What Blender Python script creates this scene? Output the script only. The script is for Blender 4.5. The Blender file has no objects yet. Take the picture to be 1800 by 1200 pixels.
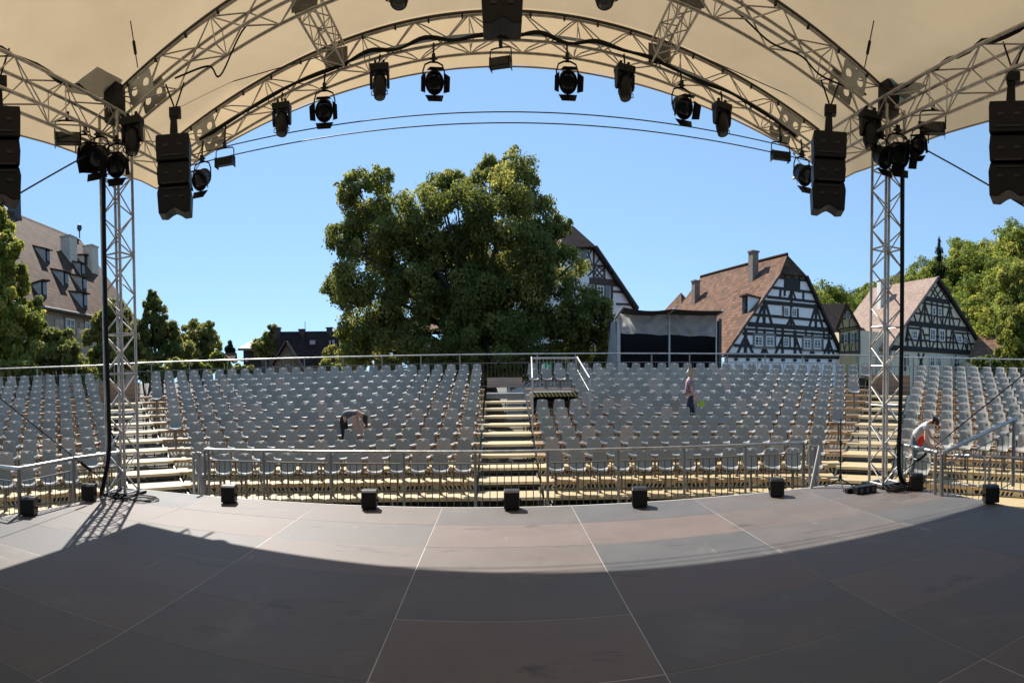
import bpy, bmesh, math, random
import numpy as np
from mathutils import Vector, Matrix
R = math.radians
random.seed(7)
scene = bpy.context.scene
COL = scene.collection

# ---------------------------------------------------------------- camera (a hand-held cylinder panorama, slightly nose-down)
F, H0, XV, FY, RHO, TAU, CH = 989.04, 697.11, 877.22, 1223., .0091, -.032, 1.662
cd = bpy.data.cameras.new('camera')
cam = bpy.data.objects.new('camera', cd); COL.objects.link(cam)
cd.type = 'PANO'; cd.panorama_type = 'CENTRAL_CYLINDRICAL'
cd.central_cylindrical_radius = 1.0
cd.central_cylindrical_range_u_min = -XV / F
cd.central_cylindrical_range_u_max = (1800 - XV) / F
cd.central_cylindrical_range_v_min = (H0 - 1200) / FY
cd.central_cylindrical_range_v_max = H0 / FY
cd.clip_start = .05; cd.clip_end = 6000
cam.location = (0, 0, CH)
cam.matrix_world = Matrix.Translation((0, 0, CH)) @ Matrix.Rotation(RHO, 4, 'Y') @ Matrix.Rotation(TAU, 4, 'X') @ Matrix.Rotation(R(90), 4, 'X')
scene.camera = cam

# ---------------------------------------------------------------- sky, sun, exposure
SUN_TO = Vector((-.507, .862, 0)).normalized() * math.cos(R(46)) + Vector((0, 0, math.sin(R(46))))
world = bpy.data.worlds.new('World'); scene.world = world; world.use_nodes = True
wn = world.node_tree.nodes; wl = world.node_tree.links
for n in list(wn): wn.remove(n)
wo = wn.new('ShaderNodeOutputWorld'); wb = wn.new('ShaderNodeBackground'); ws = wn.new('ShaderNodeTexSky')
ws.sky_type = 'NISHITA'; ws.sun_disc = False
ws.sun_elevation = R(46); ws.sun_rotation = math.atan2(SUN_TO.x, SUN_TO.y)
ws.altitude = 250; ws.air_density = 0.62; ws.dust_density = 0.0; ws.ozone_density = 3.0
wb.inputs['Strength'].default_value = .11
# the phone's flat rendering of the sky: one gamma and one tint for the whole dome
wg = wn.new('ShaderNodeGamma'); wg.inputs[1].default_value = .35; wt = wn.new('ShaderNodeVectorMath'); wt.operation = 'MULTIPLY'; wt.inputs[1].default_value = (1.60, 2.28, 2.94)
wl.new(ws.outputs[0], wg.inputs[0]); wl.new(wg.outputs[0], wt.inputs[0]); wl.new(wt.outputs[0], wb.inputs[0]); wl.new(wb.outputs[0], wo.inputs[0])
sl = bpy.data.lights.new('sun', 'SUN'); sl.energy = 4.9; sl.angle = R(.53); sl.color = (1, .95, .87)
sun = bpy.data.objects.new('sun', sl); COL.objects.link(sun)
sun.rotation_euler = SUN_TO.to_track_quat('Z', 'Y').to_euler(); sun.location = (-30, 50, 60)
scene.view_settings.view_transform = 'Standard'; scene.view_settings.look = 'None'
scene.view_settings.exposure = 0.85; scene.view_settings.gamma = 1.0; scene.view_settings.use_curve_mapping = False
scene.render.engine = 'CYCLES'
scene.cycles.use_denoising = True; scene.cycles.max_bounces = 8; scene.cycles.transparent_max_bounces = 12

# ---------------------------------------------------------------- survey helpers: a sight line of the photograph and a distance give a place
def ray(x, y):
    th = (x - XV) / F; v = -(y - H0) / FY
    a, b, c = math.sin(th), math.cos(th), v
    b, c = b * math.cos(TAU) - c * math.sin(TAU), b * math.sin(TAU) + c * math.cos(TAU)
    a, c = a * math.cos(RHO) + c * math.sin(RHO), -a * math.sin(RHO) + c * math.cos(RHO)
    return Vector((a, b, c))
def at(x, y, d):
    r = ray(x, y); return Vector((0, 0, CH)) + r * (d / math.hypot(r.x, r.y))
def atz(x, y, z):
    r = ray(x, y); return Vector((0, 0, CH)) + r * ((z - CH) / r.z)
def aty(x, y, Y):
    r = ray(x, y); return Vector((0, 0, CH)) + r * (Y / r.y)
def atx(x, y, X):
    r = ray(x, y); return Vector((0, 0, CH)) + r * (X / r.x)
def px(p):
    a, b, c = p[0], p[1], p[2] - CH
    a, c = a * math.cos(RHO) - c * math.sin(RHO), a * math.sin(RHO) + c * math.cos(RHO)
    b, c = b * math.cos(TAU) + c * math.sin(TAU), -b * math.sin(TAU) + c * math.cos(TAU)
    return XV + F * math.atan2(a, b), H0 - FY * c / math.hypot(a, b)

# ---------------------------------------------------------------- materials
MATS = {}
def mat(name, col, rough=.6, metal=0., var=.0, scale=3., bump=0., bscale=40., spec=.5, hue=None, obj=0., transl=0., stretch=None, detail=4):
    """Principled with noise-driven colour variation; hue = second colour for the noise; obj = per-object random value spread."""
    if name in MATS: return MATS[name]
    m = bpy.data.materials.new(name); m.use_nodes = True; MATS[name] = m
    nt = m.node_tree; N = nt.nodes; L = nt.links
    b = N['Principled BSDF']; out = N['Material Output']
    b.inputs['Roughness'].default_value = rough; b.inputs['Metallic'].default_value = metal
    b.inputs['Specular IOR Level'].default_value = spec
    c1 = (*col, 1); b.inputs['Base Color'].default_value = c1
    src = None
    if var or hue:
        tc = N.new('ShaderNodeTexCoord'); mp = N.new('ShaderNodeMapping'); L.new(tc.outputs['Object'], mp.inputs[0])
        if stretch: mp.inputs['Scale'].default_value = stretch
        no = N.new('ShaderNodeTexNoise'); no.inputs['Scale'].default_value = scale; no.inputs['Detail'].default_value = detail; no.inputs['Roughness'].default_value = .65
        L.new(mp.outputs[0], no.inputs[0])
        cr = N.new('ShaderNodeValToRGB'); cr.color_ramp.elements[0].position = .32; cr.color_ramp.elements[1].position = .68
        h = hue or tuple(min(1, c * (1 + var)) for c in col)
        lo = tuple(c * (1 - var) for c in col) if not hue else col
        cr.color_ramp.elements[0].color = (*lo, 1); cr.color_ramp.elements[1].color = (*h, 1)
        L.new(no.outputs[0], cr.inputs[0]); src = cr.outputs[0]
        if var or rough:
            mr = N.new('ShaderNodeMapRange'); mr.inputs[3].default_value = max(.05, rough - .1); mr.inputs[4].default_value = min(1, rough + .1)
            L.new(no.outputs[0], mr.inputs[0]); L.new(mr.outputs[0], b.inputs['Roughness'])
    if obj:
        oi = N.new('ShaderNodeObjectInfo'); mr = N.new('ShaderNodeMapRange'); mr.inputs[3].default_value = 1 - obj; mr.inputs[4].default_value = 1 + obj
        L.new(oi.outputs['Random'], mr.inputs[0])
        mx = N.new('ShaderNodeMix'); mx.data_type = 'RGBA'; mx.blend_type = 'MULTIPLY'; mx.inputs[0].default_value = 1
        if src: L.new(src, mx.inputs[6])
        else: mx.inputs[6].default_value = c1
        L.new(mr.outputs[0], mx.inputs[7]); src = mx.outputs[2]
    if src: L.new(src, b.inputs['Base Color'])
    if bump:
        tc2 = N.new('ShaderNodeTexCoord'); n2 = N.new('ShaderNodeTexNoise'); n2.inputs['Scale'].default_value = bscale; n2.inputs['Detail'].default_value = 5
        L.new(tc2.outputs['Object'], n2.inputs[0])
        bp = N.new('ShaderNodeBump'); bp.inputs['Strength'].default_value = bump; bp.inputs['Distance'].default_value = .02
        L.new(n2.outputs[0], bp.inputs['Height']); L.new(bp.outputs[0], b.inputs['Normal'])
    if transl:
        t = N.new('ShaderNodeBsdfTranslucent'); ms = N.new('ShaderNodeMixShader'); ms.inputs[0].default_value = transl
        if src: L.new(src, t.inputs[0])
        else: t.inputs[0].default_value = c1
        L.new(b.outputs[0], ms.inputs[1]); L.new(t.outputs[0], ms.inputs[2]); L.new(ms.outputs[0], out.inputs[0])
    return m

def emis(name, col, s):
    m = bpy.data.materials.new(name); m.use_nodes = True; MATS[name] = m
    b = m.node_tree.nodes['Principled BSDF']; b.inputs['Base Color'].default_value = (*col, 1)
    b.inputs['Emission Color'].default_value = (*col, 1); b.inputs['Emission Strength'].default_value = s
    return m

ALU = mat('truss_aluminium', (.50, .47, .43), .42, .75, var=.25, scale=6)
STEEL = mat('galvanised_steel', (.42, .42, .41), .38, .8, var=.25, scale=9)
BLK = mat('black_housing', (.0045, .0045, .005), .5, var=.3, scale=12, spec=.3)
BLKM = mat('black_powdercoat', (.006, .006, .0065), .55, spec=.3)
CABLE = mat('black_rubber', (.006, .006, .0065), .65, spec=.25)
ROPE = mat('dark_steel_rope', (.05, .05, .055), .5, .6)
LENS = mat('lamp_lens', (.012, .014, .016), .15, .0, spec=.5)
YWOOD = mat('fresh_spruce_board', (.52, .40, .21), .62, var=.0, hue=(.40, .29, .145), scale=4, stretch=(1, 8, 8), obj=.12)
BWOOD = mat('brown_plywood', (.20, .115, .07), .6, hue=(.34, .22, .13), scale=3, stretch=(1, 6, 6))
GREYSTEP = mat('grey_checker_plate', (.20, .215, .235), .4, .4, var=.15, scale=8)
CREAMST = mat('cream_painted_steel', (.66, .60, .44), .5, var=.15, scale=5)
WHITEP = mat('white_paint', (.72, .71, .68), .5, var=.08, scale=5)
BALU = mat('backlit_steel_bar', (.11, .105, .10), .5, .5)  # railing steel darkened for the balusters; their backlit shade is in the colour
POSTM = mat('dull_steel_post', (.24, .235, .225), .45, .7, var=.2, scale=8)
DARKM = mat('dark_interior_cloth', (.008, .008, .009), .9)

# ---------------------------------------------------------------- object helpers
def wm(o):
    m = o.matrix_basis.copy()
    if o.parent is not None: m = wm(o.parent) @ o.matrix_parent_inverse @ m
    return m
def put(o, parent=None, M=None):
    COL.objects.link(o)
    if M is not None: o.matrix_basis = M
    if parent is not None:
        o.parent = parent; o.matrix_parent_inverse = wm(parent).inverted()
    return o
def tag(o, label=None, cat=None, group=None, kind=None):
    if label: o['label'] = label
    if cat: o['category'] = cat
    if group: o['group'] = group
    if kind: o['kind'] = kind
    return o
def thing(name, label, cat, loc, group=None):
    o = bpy.data.objects.new(name, None); put(o, None, Matrix.Translation(loc)); o.empty_display_size = .2
    return tag(o, label, cat, group)
def copy_tree(o, M=None, parent=None):
    c = o.copy(); COL.objects.link(c)
    if parent is not None: c.parent = parent
    if M is not None: c.matrix_basis = M
    for ch in KIDS.get(o.name, []): copy_tree(ch, None, c)
    return c
KIDS = {}
class MB:
    def __init__(s): s.v = []; s.f = []; s.sm = False
    def quad(s, *p):
        k = len(s.v); s.v += [tuple(q) for q in p]; s.f.append(tuple(range(k, k + len(p)))); return s
    def box(s, c, size, M=None, ax=None):
        """box at centre c; ax = 3 axis vectors (columns)"""
        c = Vector(c); h = [x / 2 for x in size]
        A = ax or (Vector((1, 0, 0)), Vector((0, 1, 0)), Vector((0, 0, 1)))
        k = len(s.v)
        for i in (-1, 1):
            for j in (-1, 1):
                for l in (-1, 1):
                    p = c + A[0] * (i * h[0]) + A[1] * (j * h[1]) + A[2] * (l * h[2])
                    if M is not None: p = M @ p
                    s.v.append(tuple(p))
        for f in ((0, 1, 3, 2), (4, 6, 7, 5), (0, 4, 5, 1), (2, 3, 7, 6), (0, 2, 6, 4), (1, 5, 7, 3)): s.f.append(tuple(k + i for i in f))
        return s
    def tube(s, pts, r, n=8, closed=False, cap=True):
        pts = [Vector(p) for p in pts]; m = len(pts); k = len(s.v)
        rr = r if isinstance(r, (list, tuple)) else [r] * m
        up = None
        for i, p in enumerate(pts):
            a = pts[(i - 1) % m] if (i or closed) else p; b = pts[(i + 1) % m] if (i < m - 1 or closed) else p
            t = (b - a).normalized()
            if up is None: up = t.orthogonal().normalized()
            up = (up - t * up.dot(t))
            up = up.normalized() if up.length > 1e-6 else t.orthogonal().normalized()
            w = t.cross(up)
            for j in range(n):
                an = 2 * math.pi * j / n
                s.v.append(tuple(p + (up * math.cos(an) + w * math.sin(an)) * rr[i]))
        for i in range(m if closed else m - 1):
            for j in range(n):
                a = k + i * n + j; b = k + i * n + (j + 1) % n; i2 = (i + 1) % m
                s.f.append((a, b, k + i2 * n + (j + 1) % n, k + i2 * n + j))
        if cap and not closed:
            s.f.append(tuple(k + j for j in range(n - 1, -1, -1))); s.f.append(tuple(k + (m - 1) * n + j for j in range(n)))
        s.sm = True
        return s
    def lathe(s, prof, n=16, M=None):
        k = len(s.v); m = len(prof)
        for (r, z) in prof:
            for j in range(n):
                an = 2 * math.pi * j / n; p = Vector((r * math.cos(an), r * math.sin(an), z))
                s.v.append(tuple(M @ p if M is not None else p))
        for i in range(m - 1):
            for j in range(n):
                s.f.append((k + i * n + j, k + i * n + (j + 1) % n, k + (i + 1) * n + (j + 1) % n, k + (i + 1) * n + j))
        s.f.append(tuple(k + j for j in range(n - 1, -1, -1))); s.f.append(tuple(k + (m - 1) * n + j for j in range(n)))
        return s
    def prism(s, poly, d, M=None):
        """polygon (3D points) extruded by vector d"""
        k = len(s.v); n = len(poly); d = Vector(d)
        P = [Vector(p) for p in poly]; P = P + [p + d for p in P]
        s.v += [tuple(M @ p if M is not None else p) for p in P]
        s.f.append(tuple(k + i for i in range(n - 1, -1, -1))); s.f.append(tuple(k + n + i for i in range(n)))
        for i in range(n): j = (i + 1) % n; s.f.append((k + i, k + j, k + n + j, k + n + i))
        return s
    def mesh(s, name, m, smooth=None):
        me = bpy.data.meshes.new(name); me.from_pydata(s.v, [], s.f); me.update()
        bm = bmesh.new(); bm.from_mesh(me); bmesh.ops.recalc_face_normals(bm, faces=bm.faces); bm.to_mesh(me); bm.free()
        if m: me.materials.append(m)
        if smooth if smooth is not None else s.sm:
            me.polygons.foreach_set('use_smooth', [True] * len(me.polygons))
            try: me.set_sharp_from_angle(angle=R(40))
            except Exception: pass
        return me
    def build(s, name, m, parent=None, smooth=None, bevel=0., M=None, loc=None):
        """vertices are world coordinates; the object's origin goes to loc (default: the lowest middle point)"""
        me = s.mesh(name, m, smooth)
        o = bpy.data.objects.new(name, me)
        if M is None:
            if loc is None:
                a = np.array(s.v); loc = Vector(((a[:, 0].min() + a[:, 0].max()) / 2, (a[:, 1].min() + a[:, 1].max()) / 2, a[:, 2].min()))
            me.transform(Matrix.Translation(-Vector(loc))); M = Matrix.Translation(loc)
        put(o, parent, M)
        if parent is not None: KIDS.setdefault(parent.name, []).append(o)
        if bevel:
            b = o.modifiers.new('bevel', 'BEVEL'); b.width = bevel; b.segments = 2; b.limit_method = 'ANGLE'
        return o
_unit = {}
def unit_cyl(m, n=8):
    k = (m.name, n)
    if k not in _unit:
        b = MB(); b.lathe([(1, 0), (1, 1)], n); b.sm = True; _unit[k] = b.mesh('bar', m)
    return _unit[k]
def unit_box(m):
    k = (m.name, 'b')
    if k not in _unit:
        b = MB(); b.box((0, 0, 0), (1, 1, 1)); _unit[k] = b.mesh('block', m)
    return _unit[k]
def bar(name, p, q, r, m, parent=None, n=8):
    """a straight round bar from p to q: its own object, sharing mesh data"""
    p, q = Vector(p), Vector(q); d = q - p
    M = Matrix.Translation(p) @ d.to_track_quat('Z', 'Y').to_matrix().to_4x4() @ Matrix.Diagonal((r, r, d.length, 1))
    o = bpy.data.objects.new(name, unit_cyl(m, n)); put(o, parent, M)
    if parent is not None: KIDS.setdefault(parent.name, []).append(o)
    return o
def block(name, c, size, m, parent=None, rot=None):
    M = Matrix.Translation(c)
    if rot is not None: M = M @ rot.to_4x4()
    M = M @ Matrix.Diagonal((*size, 1))
    o = bpy.data.objects.new(name, unit_box(m)); put(o, parent, M)
    if parent is not None: KIDS.setdefault(parent.name, []).append(o)
    return o
def beam(name, p, q, w, t, nrm, m, parent=None):
    """a squared timber from p to q: w across, t along the normal nrm (centred)"""
    p, q = Vector(p), Vector(q); z = (q - p); Ln = z.length; z.normalize(); n = Vector(nrm); n = (n - z * n.dot(z)).normalized(); x = n.cross(z)
    M = Matrix((( x.x, n.x, z.x, 0), (x.y, n.y, z.y, 0), (x.z, n.z, z.z, 0), (0, 0, 0, 1)))
    M = Matrix.Translation((p + q) / 2) @ M @ Matrix.Diagonal((w, t, Ln, 1))
    o = bpy.data.objects.new(name, unit_box(m)); put(o, parent, M)
    if parent is not None: KIDS.setdefault(parent.name, []).append(o)
    return o
def spline(pts, n=8):
    P = [Vector(p) for p in pts]; P = [P[0] * 2 - P[1]] + P + [P[-1] * 2 - P[-2]]; out = []
    for i in range(1, len(P) - 2):
        for k in range(n):
            t = k / n; a, b, c, d = P[i - 1:i + 3]
            out.append(.5 * ((2 * b) + (c - a) * t + (2 * a - 5 * b + 4 * c - d) * t * t + (3 * b - a - 3 * c + d) * t ** 3))
    return out + [P[-2]]
ORD = ['', 'first', 'second', 'third', 'fourth', 'fifth', 'sixth', 'seventh', 'eighth', 'ninth', 'tenth', 'eleventh', 'twelfth', 'thirteenth', 'fourteenth', 'fifteenth', 'sixteenth', 'seventeenth', 'eighteenth', 'nineteenth', 'twentieth', 'twenty-first', 'twenty-second', 'twenty-third', 'twenty-fourth', 'twenty-fifth', 'twenty-sixth', 'twenty-seventh', 'twenty-eighth', 'twenty-ninth', 'thirtieth']

# ================================================================ GROUND AND STAGE
GZ = -1.08
g = MB(); g.quad((-900, -300, GZ), (900, -300, GZ), (900, 1500, GZ), (-900, 1500, GZ))
tag(g.build('ground', mat('trodden_gravel', (.085, .075, .055), .9, hue=(.13, .115, .085), scale=.6, bump=.4, bscale=14), loc=(0, 0, GZ)), kind='structure')

def deckmat(name, c, h):
    """film-faced plywood: blotchy grain, pale scuffs, dark smudges"""
    m = mat(name, c, .60, hue=h, scale=1.6, bump=.06, bscale=70, spec=.30, obj=.09, detail=8); nt = m.node_tree; N = nt.nodes; L = nt.links; b = N['Principled BSDF']
    src = b.inputs['Base Color'].links[0].from_socket; geo = N.new('ShaderNodeNewGeometry')
    def layer(src, scale, lo, hi, col, amt, stretch=(1, 1, 1)):
        mp = N.new('ShaderNodeMapping'); mp.inputs['Scale'].default_value = stretch; L.new(geo.outputs['Position'], mp.inputs[0])
        no = N.new('ShaderNodeTexNoise'); no.inputs['Scale'].default_value = scale; no.inputs['Detail'].default_value = 7; no.inputs['Roughness'].default_value = .7; no.inputs['Distortion'].default_value = .6; L.new(mp.outputs[0], no.inputs[0])
        mr = N.new('ShaderNodeMapRange'); mr.inputs[1].default_value = lo; mr.inputs[2].default_value = hi; mr.inputs[4].default_value = amt; L.new(no.outputs[0], mr.inputs[0])
        mx = N.new('ShaderNodeMix'); mx.data_type = 'RGBA'; L.new(mr.outputs[0], mx.inputs[0]); L.new(src, mx.inputs[6]); mx.inputs[7].default_value = (*col, 1); return mx.outputs[2]
    src = layer(src, .8, .56, .80, (.19, .165, .145), .7)
    src = layer(src, 2.3, .64, .78, (.30, .27, .24), .8, (1, .5, 1))
    src = layer(src, 1.3, .60, .72, (.022, .020, .020), .8, (.6, 1.6, 1))
    src = layer(src, 9, .70, .80, (.020, .019, .019), .7)
    L.new(src, b.inputs['Base Color']); return m
DECKS = [deckmat('deck_film_ply_%d' % i, c, h) for i, (c, h) in enumerate([
    ((.112, .090, .080), (.138, .112, .100)), ((.100, .088, .082), (.124, .110, .103)), ((.124, .094, .082), (.150, .116, .102)), ((.080, .077, .077), (.100, .097, .097))])]
X0, Z0 = 1.106, 8.632
outline = [(-6.894, -2.0), (7.106, -2.0), (7.106, 6.6), (6.95, 7.35), (6.35, 8.15), (5.9, 8.632), (-6.40, 8.632), (-6.62, 7.3), (-6.894, 5.6)]
def clip(poly, out):
    for i in range(len(out)):
        a, b = out[i], out[(i + 1) % len(out)]
        ins = lambda p: (b[0] - a[0]) * (p[1] - a[1]) - (b[1] - a[1]) * (p[0] - a[0]) >= -1e-9
        res = []
        for j in range(len(poly)):
            p, q = poly[j], poly[(j + 1) % len(poly)]
            if ins(p): res.append(p)
            if ins(p) != ins(q):
                d1 = (b[0] - a[0]) * (p[1] - a[1]) - (b[1] - a[1]) * (p[0] - a[0]); d2 = (b[0] - a[0]) * (q[1] - a[1]) - (b[1] - a[1]) * (q[0] - a[0])
                t = d1 / (d1 - d2); res.append((p[0] + (q[0] - p[0]) * t, p[1] + (q[1] - p[1]) * t))
        poly = res
        if not poly: return []
    return poly
stage = thing('stage_floor', None, None, (0, 3, GZ)); tag(stage, kind='structure')
gap = .0045
rs = random.Random(3)
wash = [[0, 2, 1], [2, 1, 0], [0, 1, 3], [3, 2, 1]]
for i in range(-4, 3):
    for k in range(0, 11):
        a, b = X0 + 2 * i, X0 + 2 * i + 2; c, d = Z0 - k - 1, Z0 - k
        off = rs.uniform(-.004, .004)
        poly = clip([(a + gap + rs.uniform(-.0025, .002), c + gap + rs.uniform(-.002, .0015)), (b - gap + rs.uniform(-.002, .0025), c + gap + rs.uniform(-.002, .0015)), (b - gap + rs.uniform(-.002, .0025), d - gap + rs.uniform(-.0015, .002)), (a + gap + rs.uniform(-.0025, .002), d - gap + rs.uniform(-.0015, .002))], [(x, y) for x, y in outline])
        if len(poly) < 3: continue
        z = rs.uniform(0, .0015)
        m = MB(); m.prism([(x, y, z - .020) for x, y in poly], (0, 0, .020))
        m.build('deck_panel', DECKS[rs.choice((0, 0, 1, 1, 2, 3)) if not (i == 0 and k == 0) else 3], stage)
m = MB(); m.prism([(x * .999, y, -.14) for x, y in outline], (0, 0, .1392))
m.build('deck_frame', mat('pale_deck_frame', (.42, .40, .37), .5, .2), stage)
# white edge strip along the front and the sides
ed = MB()
for (p, q) in zip(outline[2:], outline[3:]):
    a, b = Vector((*p, -.055)), Vector((*q, -.055)); t = (b - a).normalized(); n = Vector((t.y, -t.x, 0))
    ed.box((a + b) / 2 + n * .012, ((b - a).length, .02, .118), ax=(t, n, Vector((0, 0, 1))))
ed.build('edge_strip', mat('white_edge_strip', (.80, .79, .76), .45), stage)
ms = MB()
for (p, q) in zip(outline[1:], outline[2:] + outline[:1]):
    ms.quad((*p, -.14), (*q, -.14), (*q, GZ), (*p, GZ))
ms.build('stage_skirt', DARKM, stage)
# unseen black drape added behind the stage to cut sky light on the floor
bd = MB(); bd.sm = True; nb_ = 160
for j in (0, 1):
    for i in range(nb_ + 1): u = i / nb_; bd.v.append((-6.9 + 14 * u, -2.3 + .06 * math.sin(u * 190) + .03 * math.sin(u * 71), (.0, 6.0)[j]))
for i in range(nb_): bd.f.append((i, i + 1, nb_ + 2 + i, nb_ + 1 + i))
tag(bd.build('added_drape_back', DARKM), kind='structure')
for nm_, X in (('added_drape_left', -7.25), ('added_drape_right', 7.4)):  # unseen side drapes, added to keep side sky light off the stage
    bd = MB(); bd.sm = True
    for j in (0, 1):
        for i in range(81): u = i / 80; bd.v.append((X + .05 * math.sin(u * 95), -2.3 + 6.4 * u, (.0, 5.1)[j]))
    for i in range(80): bd.f.append((i, i + 1, 82 + i, 81 + i))
    tag(bd.build(nm_, DARKM), kind='structure')

# ================================================================ STAGE ROOF
def zA(X): return 7.05 - .0245 * X * X
def zF(X): return 6.47 - .0195 * X * X
def zroof(X, Y):
    ax = abs(X); z = zA(min(ax, 6.6))
    if ax > 6.6: z -= .61 * (ax - 6.6) / .95
    if Y > 10.4:
        t = (Y - 10.4) / .6; z = z + (zF(X) - z) * t
    elif 8.2 < Y: z -= .05 * math.sin((Y - 8.2) / 2.2 * math.pi)
    elif Y > -2: z -= .10 * math.sin((8.2 - Y) / 5.1 * math.pi) ** 2
    return z
MEMB = mat('cream_roof_membrane', (.395, .295, .176), .55, hue=(.345, .256, .152), scale=.7, transl=.62, spec=.25, detail=8, bump=.12, bscale=2.5)
roof = thing('stage_roof', 'cream arched fabric roof stretched over the whole stage', 'roof', (0, 4.4, 5.4))
XS = [-7.55, -7.3, -7.05, -6.8, -6.6] + [-6.6 + .3 * i for i in range(1, 44)] + [6.6, 6.8, 7.05, 7.3, 7.55]
YS = [-2.2 + .4 * i for i in range(26)] + [8.2, 8.5, 8.9, 9.3, 9.7, 10.1, 10.4, 10.55, 10.7, 10.85, 11.0]
rm = MB(); nx = len(XS)
for Y in YS:
    for X in XS: rm.v.append((X, Y, zroof(X, Y) + (.012 * math.sin(X * 3.1 + 1.3 * math.sin(X)) if Y > 10.9 else 0)))
for j in range(len(YS) - 1):
    for i in range(nx - 1): rm.f.append((j * nx + i, j * nx + i + 1, (j + 1) * nx + i + 1, (j + 1) * nx + i))
rm.build('membrane', MEMB, roof, smooth=True)
hem = MB()
hem.tube([(X, 11.0, zroof(X, 11) - .012) for X in XS], .014, 6); hem.tube([(-7.55, Y, zroof(7.55, Y) - .012) for Y in YS], .014, 6); hem.tube([(7.55, Y, zroof(7.55, Y) - .012) for Y in YS], .014, 6)
hem.build('hem', mat('hem_cord', (.45, .37, .27), .7), roof)
# grey reinforcing patches sewn over the two front corners
PATCH = mat('grey_patch', (.34, .345, .33), .6, transl=.5, var=.15, scale=2)
def on_roof(x, y):
    r = ray(x, y); t = 3.
    while t < 20:
        p = Vector((0, 0, CH)) + r * t
        if p.z > zroof(p.x, p.y): return p
        t += .01
    return p
for quad_ in ([(112, 158), (171, 114), (216, 138), (196, 172)], [(1556, 148), (1600, 140), (1632, 146), (1590, 172)]):
    pm = MB(); n = 6
    for a in range(n):
        for b in range(n):
            u, v = a / (n - 1), b / (n - 1); q = quad_
            x = (q[0][0] * (1 - u) + q[1][0] * u) * (1 - v) + (q[3][0] * (1 - u) + q[2][0] * u) * v
            y = (q[0][1] * (1 - u) + q[1][1] * u) * (1 - v) + (q[3][1] * (1 - u) + q[2][1] * u) * v
            p = on_roof(x, y); pm.v.append((p.x, p.y, zroof(p.x, p.y) - .02))
    for a in range(n - 1):
        for b in range(n - 1): pm.f.append((a * n + b, a * n + b + 1, (a + 1) * n + b + 1, (a + 1) * n + b))
    pm.build('corner_patch', PATCH, roof)

def truss(root, sections, cr=.024, br=.011, diag=((0, 1), (1, 2), (2, 3), (3, 0)), cname='chord'):
    """sections: list of 4-corner rings along the truss; four chords, one brace per face and bay"""
    for k in range(4):
        m = MB(); m.tube([s[k] for s in sections], cr, 8); m.build(cname, ALU, root)
    for i in range(len(sections) - 1):
        for f, (a, b) in enumerate(diag):
            if (i + f) % 2 == 0: bar('brace', sections[i][a], sections[i + 1][b], br, ALU, root, 6)
            else: bar('brace', sections[i][b], sections[i + 1][a], br, ALU, root, 6)
        if i % 4 == 0:
            for (a, b) in diag: bar('brace', sections[i][a], sections[i][b], br, ALU, root, 6)
def arch(Y, label, dz, n):
    root = thing('arch_truss', label, 'truss', (0, Y, 5.6))
    sec = []
    for i in range(n + 1):
        X = -6.5 + 13.0 * i / n
        z = zA(X) + dz
        nr = Vector((2 * .0245 * X, 0, 1)).normalized()
        c = Vector((X, 0, z)); t = c - nr * .07; b = c - nr * .45
        sec.append([Vector((t.x, Y, t.z)), Vector((t.x, Y + .40, t.z)), Vector((b.x, Y + .40, b.z)), Vector((b.x, Y, b.z))])
    truss(root, sec)
    k = MB(); k.tube([(-6.6 + 13.2 * i / 60, Y, zA(-6.6 + 13.2 * i / 60) + dz - .035) for i in range(61)], .030, 8)
    k.build('keder_rail', mat('dark_keder_rail', (.055, .05, .045), .5, .3), root)
    for i in range(-10, 11):
        X = i * .62; block('keder_clip', (X, Y - .01, zA(X) + dz - .085), (.035, .05, .05), BLKM, root)
    return sec
secA = arch(8.2, 'arched aluminium truss between the two stage towers', .0, 26)
secB = arch(10.4, 'arched aluminium truss at the roof front carrying the row of spotlights', -.02, 26)
for X, lab in ((-3.0, 'short aluminium truss joining the two arches on the left'), (0.02, 'short aluminium truss joining the two arches at the crown'), (3.05, 'short aluminium truss joining the two arches on the right')):
    root = thing('purlin_truss', lab, 'truss', (X, 9.4, zA(X) - .4), 'purlin trusses between the arches')
    sec = []
    for i in range(7):
        Y = 6.2 + 4.2 * i / 6 if False else 8.62 + 1.76 * i / 6
        z = zA(X) - .10; sec.append([Vector((X - .16, Y, z)), Vector((X + .16, Y, z)), Vector((X + .16, Y, z - .32)), Vector((X - .16, Y, z - .32))])
    truss(root, sec, .02, .010)
    for Yp in (8.6, 10.4):
        block('node_plate', (X, Yp + .0, zA(X) - .27), (.44, .012, .30), mat('node_plate_metal', (.13, .125, .12), .45, .6, var=.2), root)
for s, lab in ((-1, 'straight aluminium eave truss along the left roof side'), (1, 'straight aluminium eave truss along the right roof side')):
    root = thing('eave_truss', lab, 'truss', (s * 6.45, 4.4, 5.1))
    sec = []
    for i in range(25):
        Y = -2 + 12.9 * i / 24
        sec.append([Vector((s * 6.25, Y, 5.60)), Vector((s * 6.65, Y, 5.60)), Vector((s * 6.65, Y, 5.16)), Vector((s * 6.25, Y, 5.16))])
    truss(root, sec)
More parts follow.
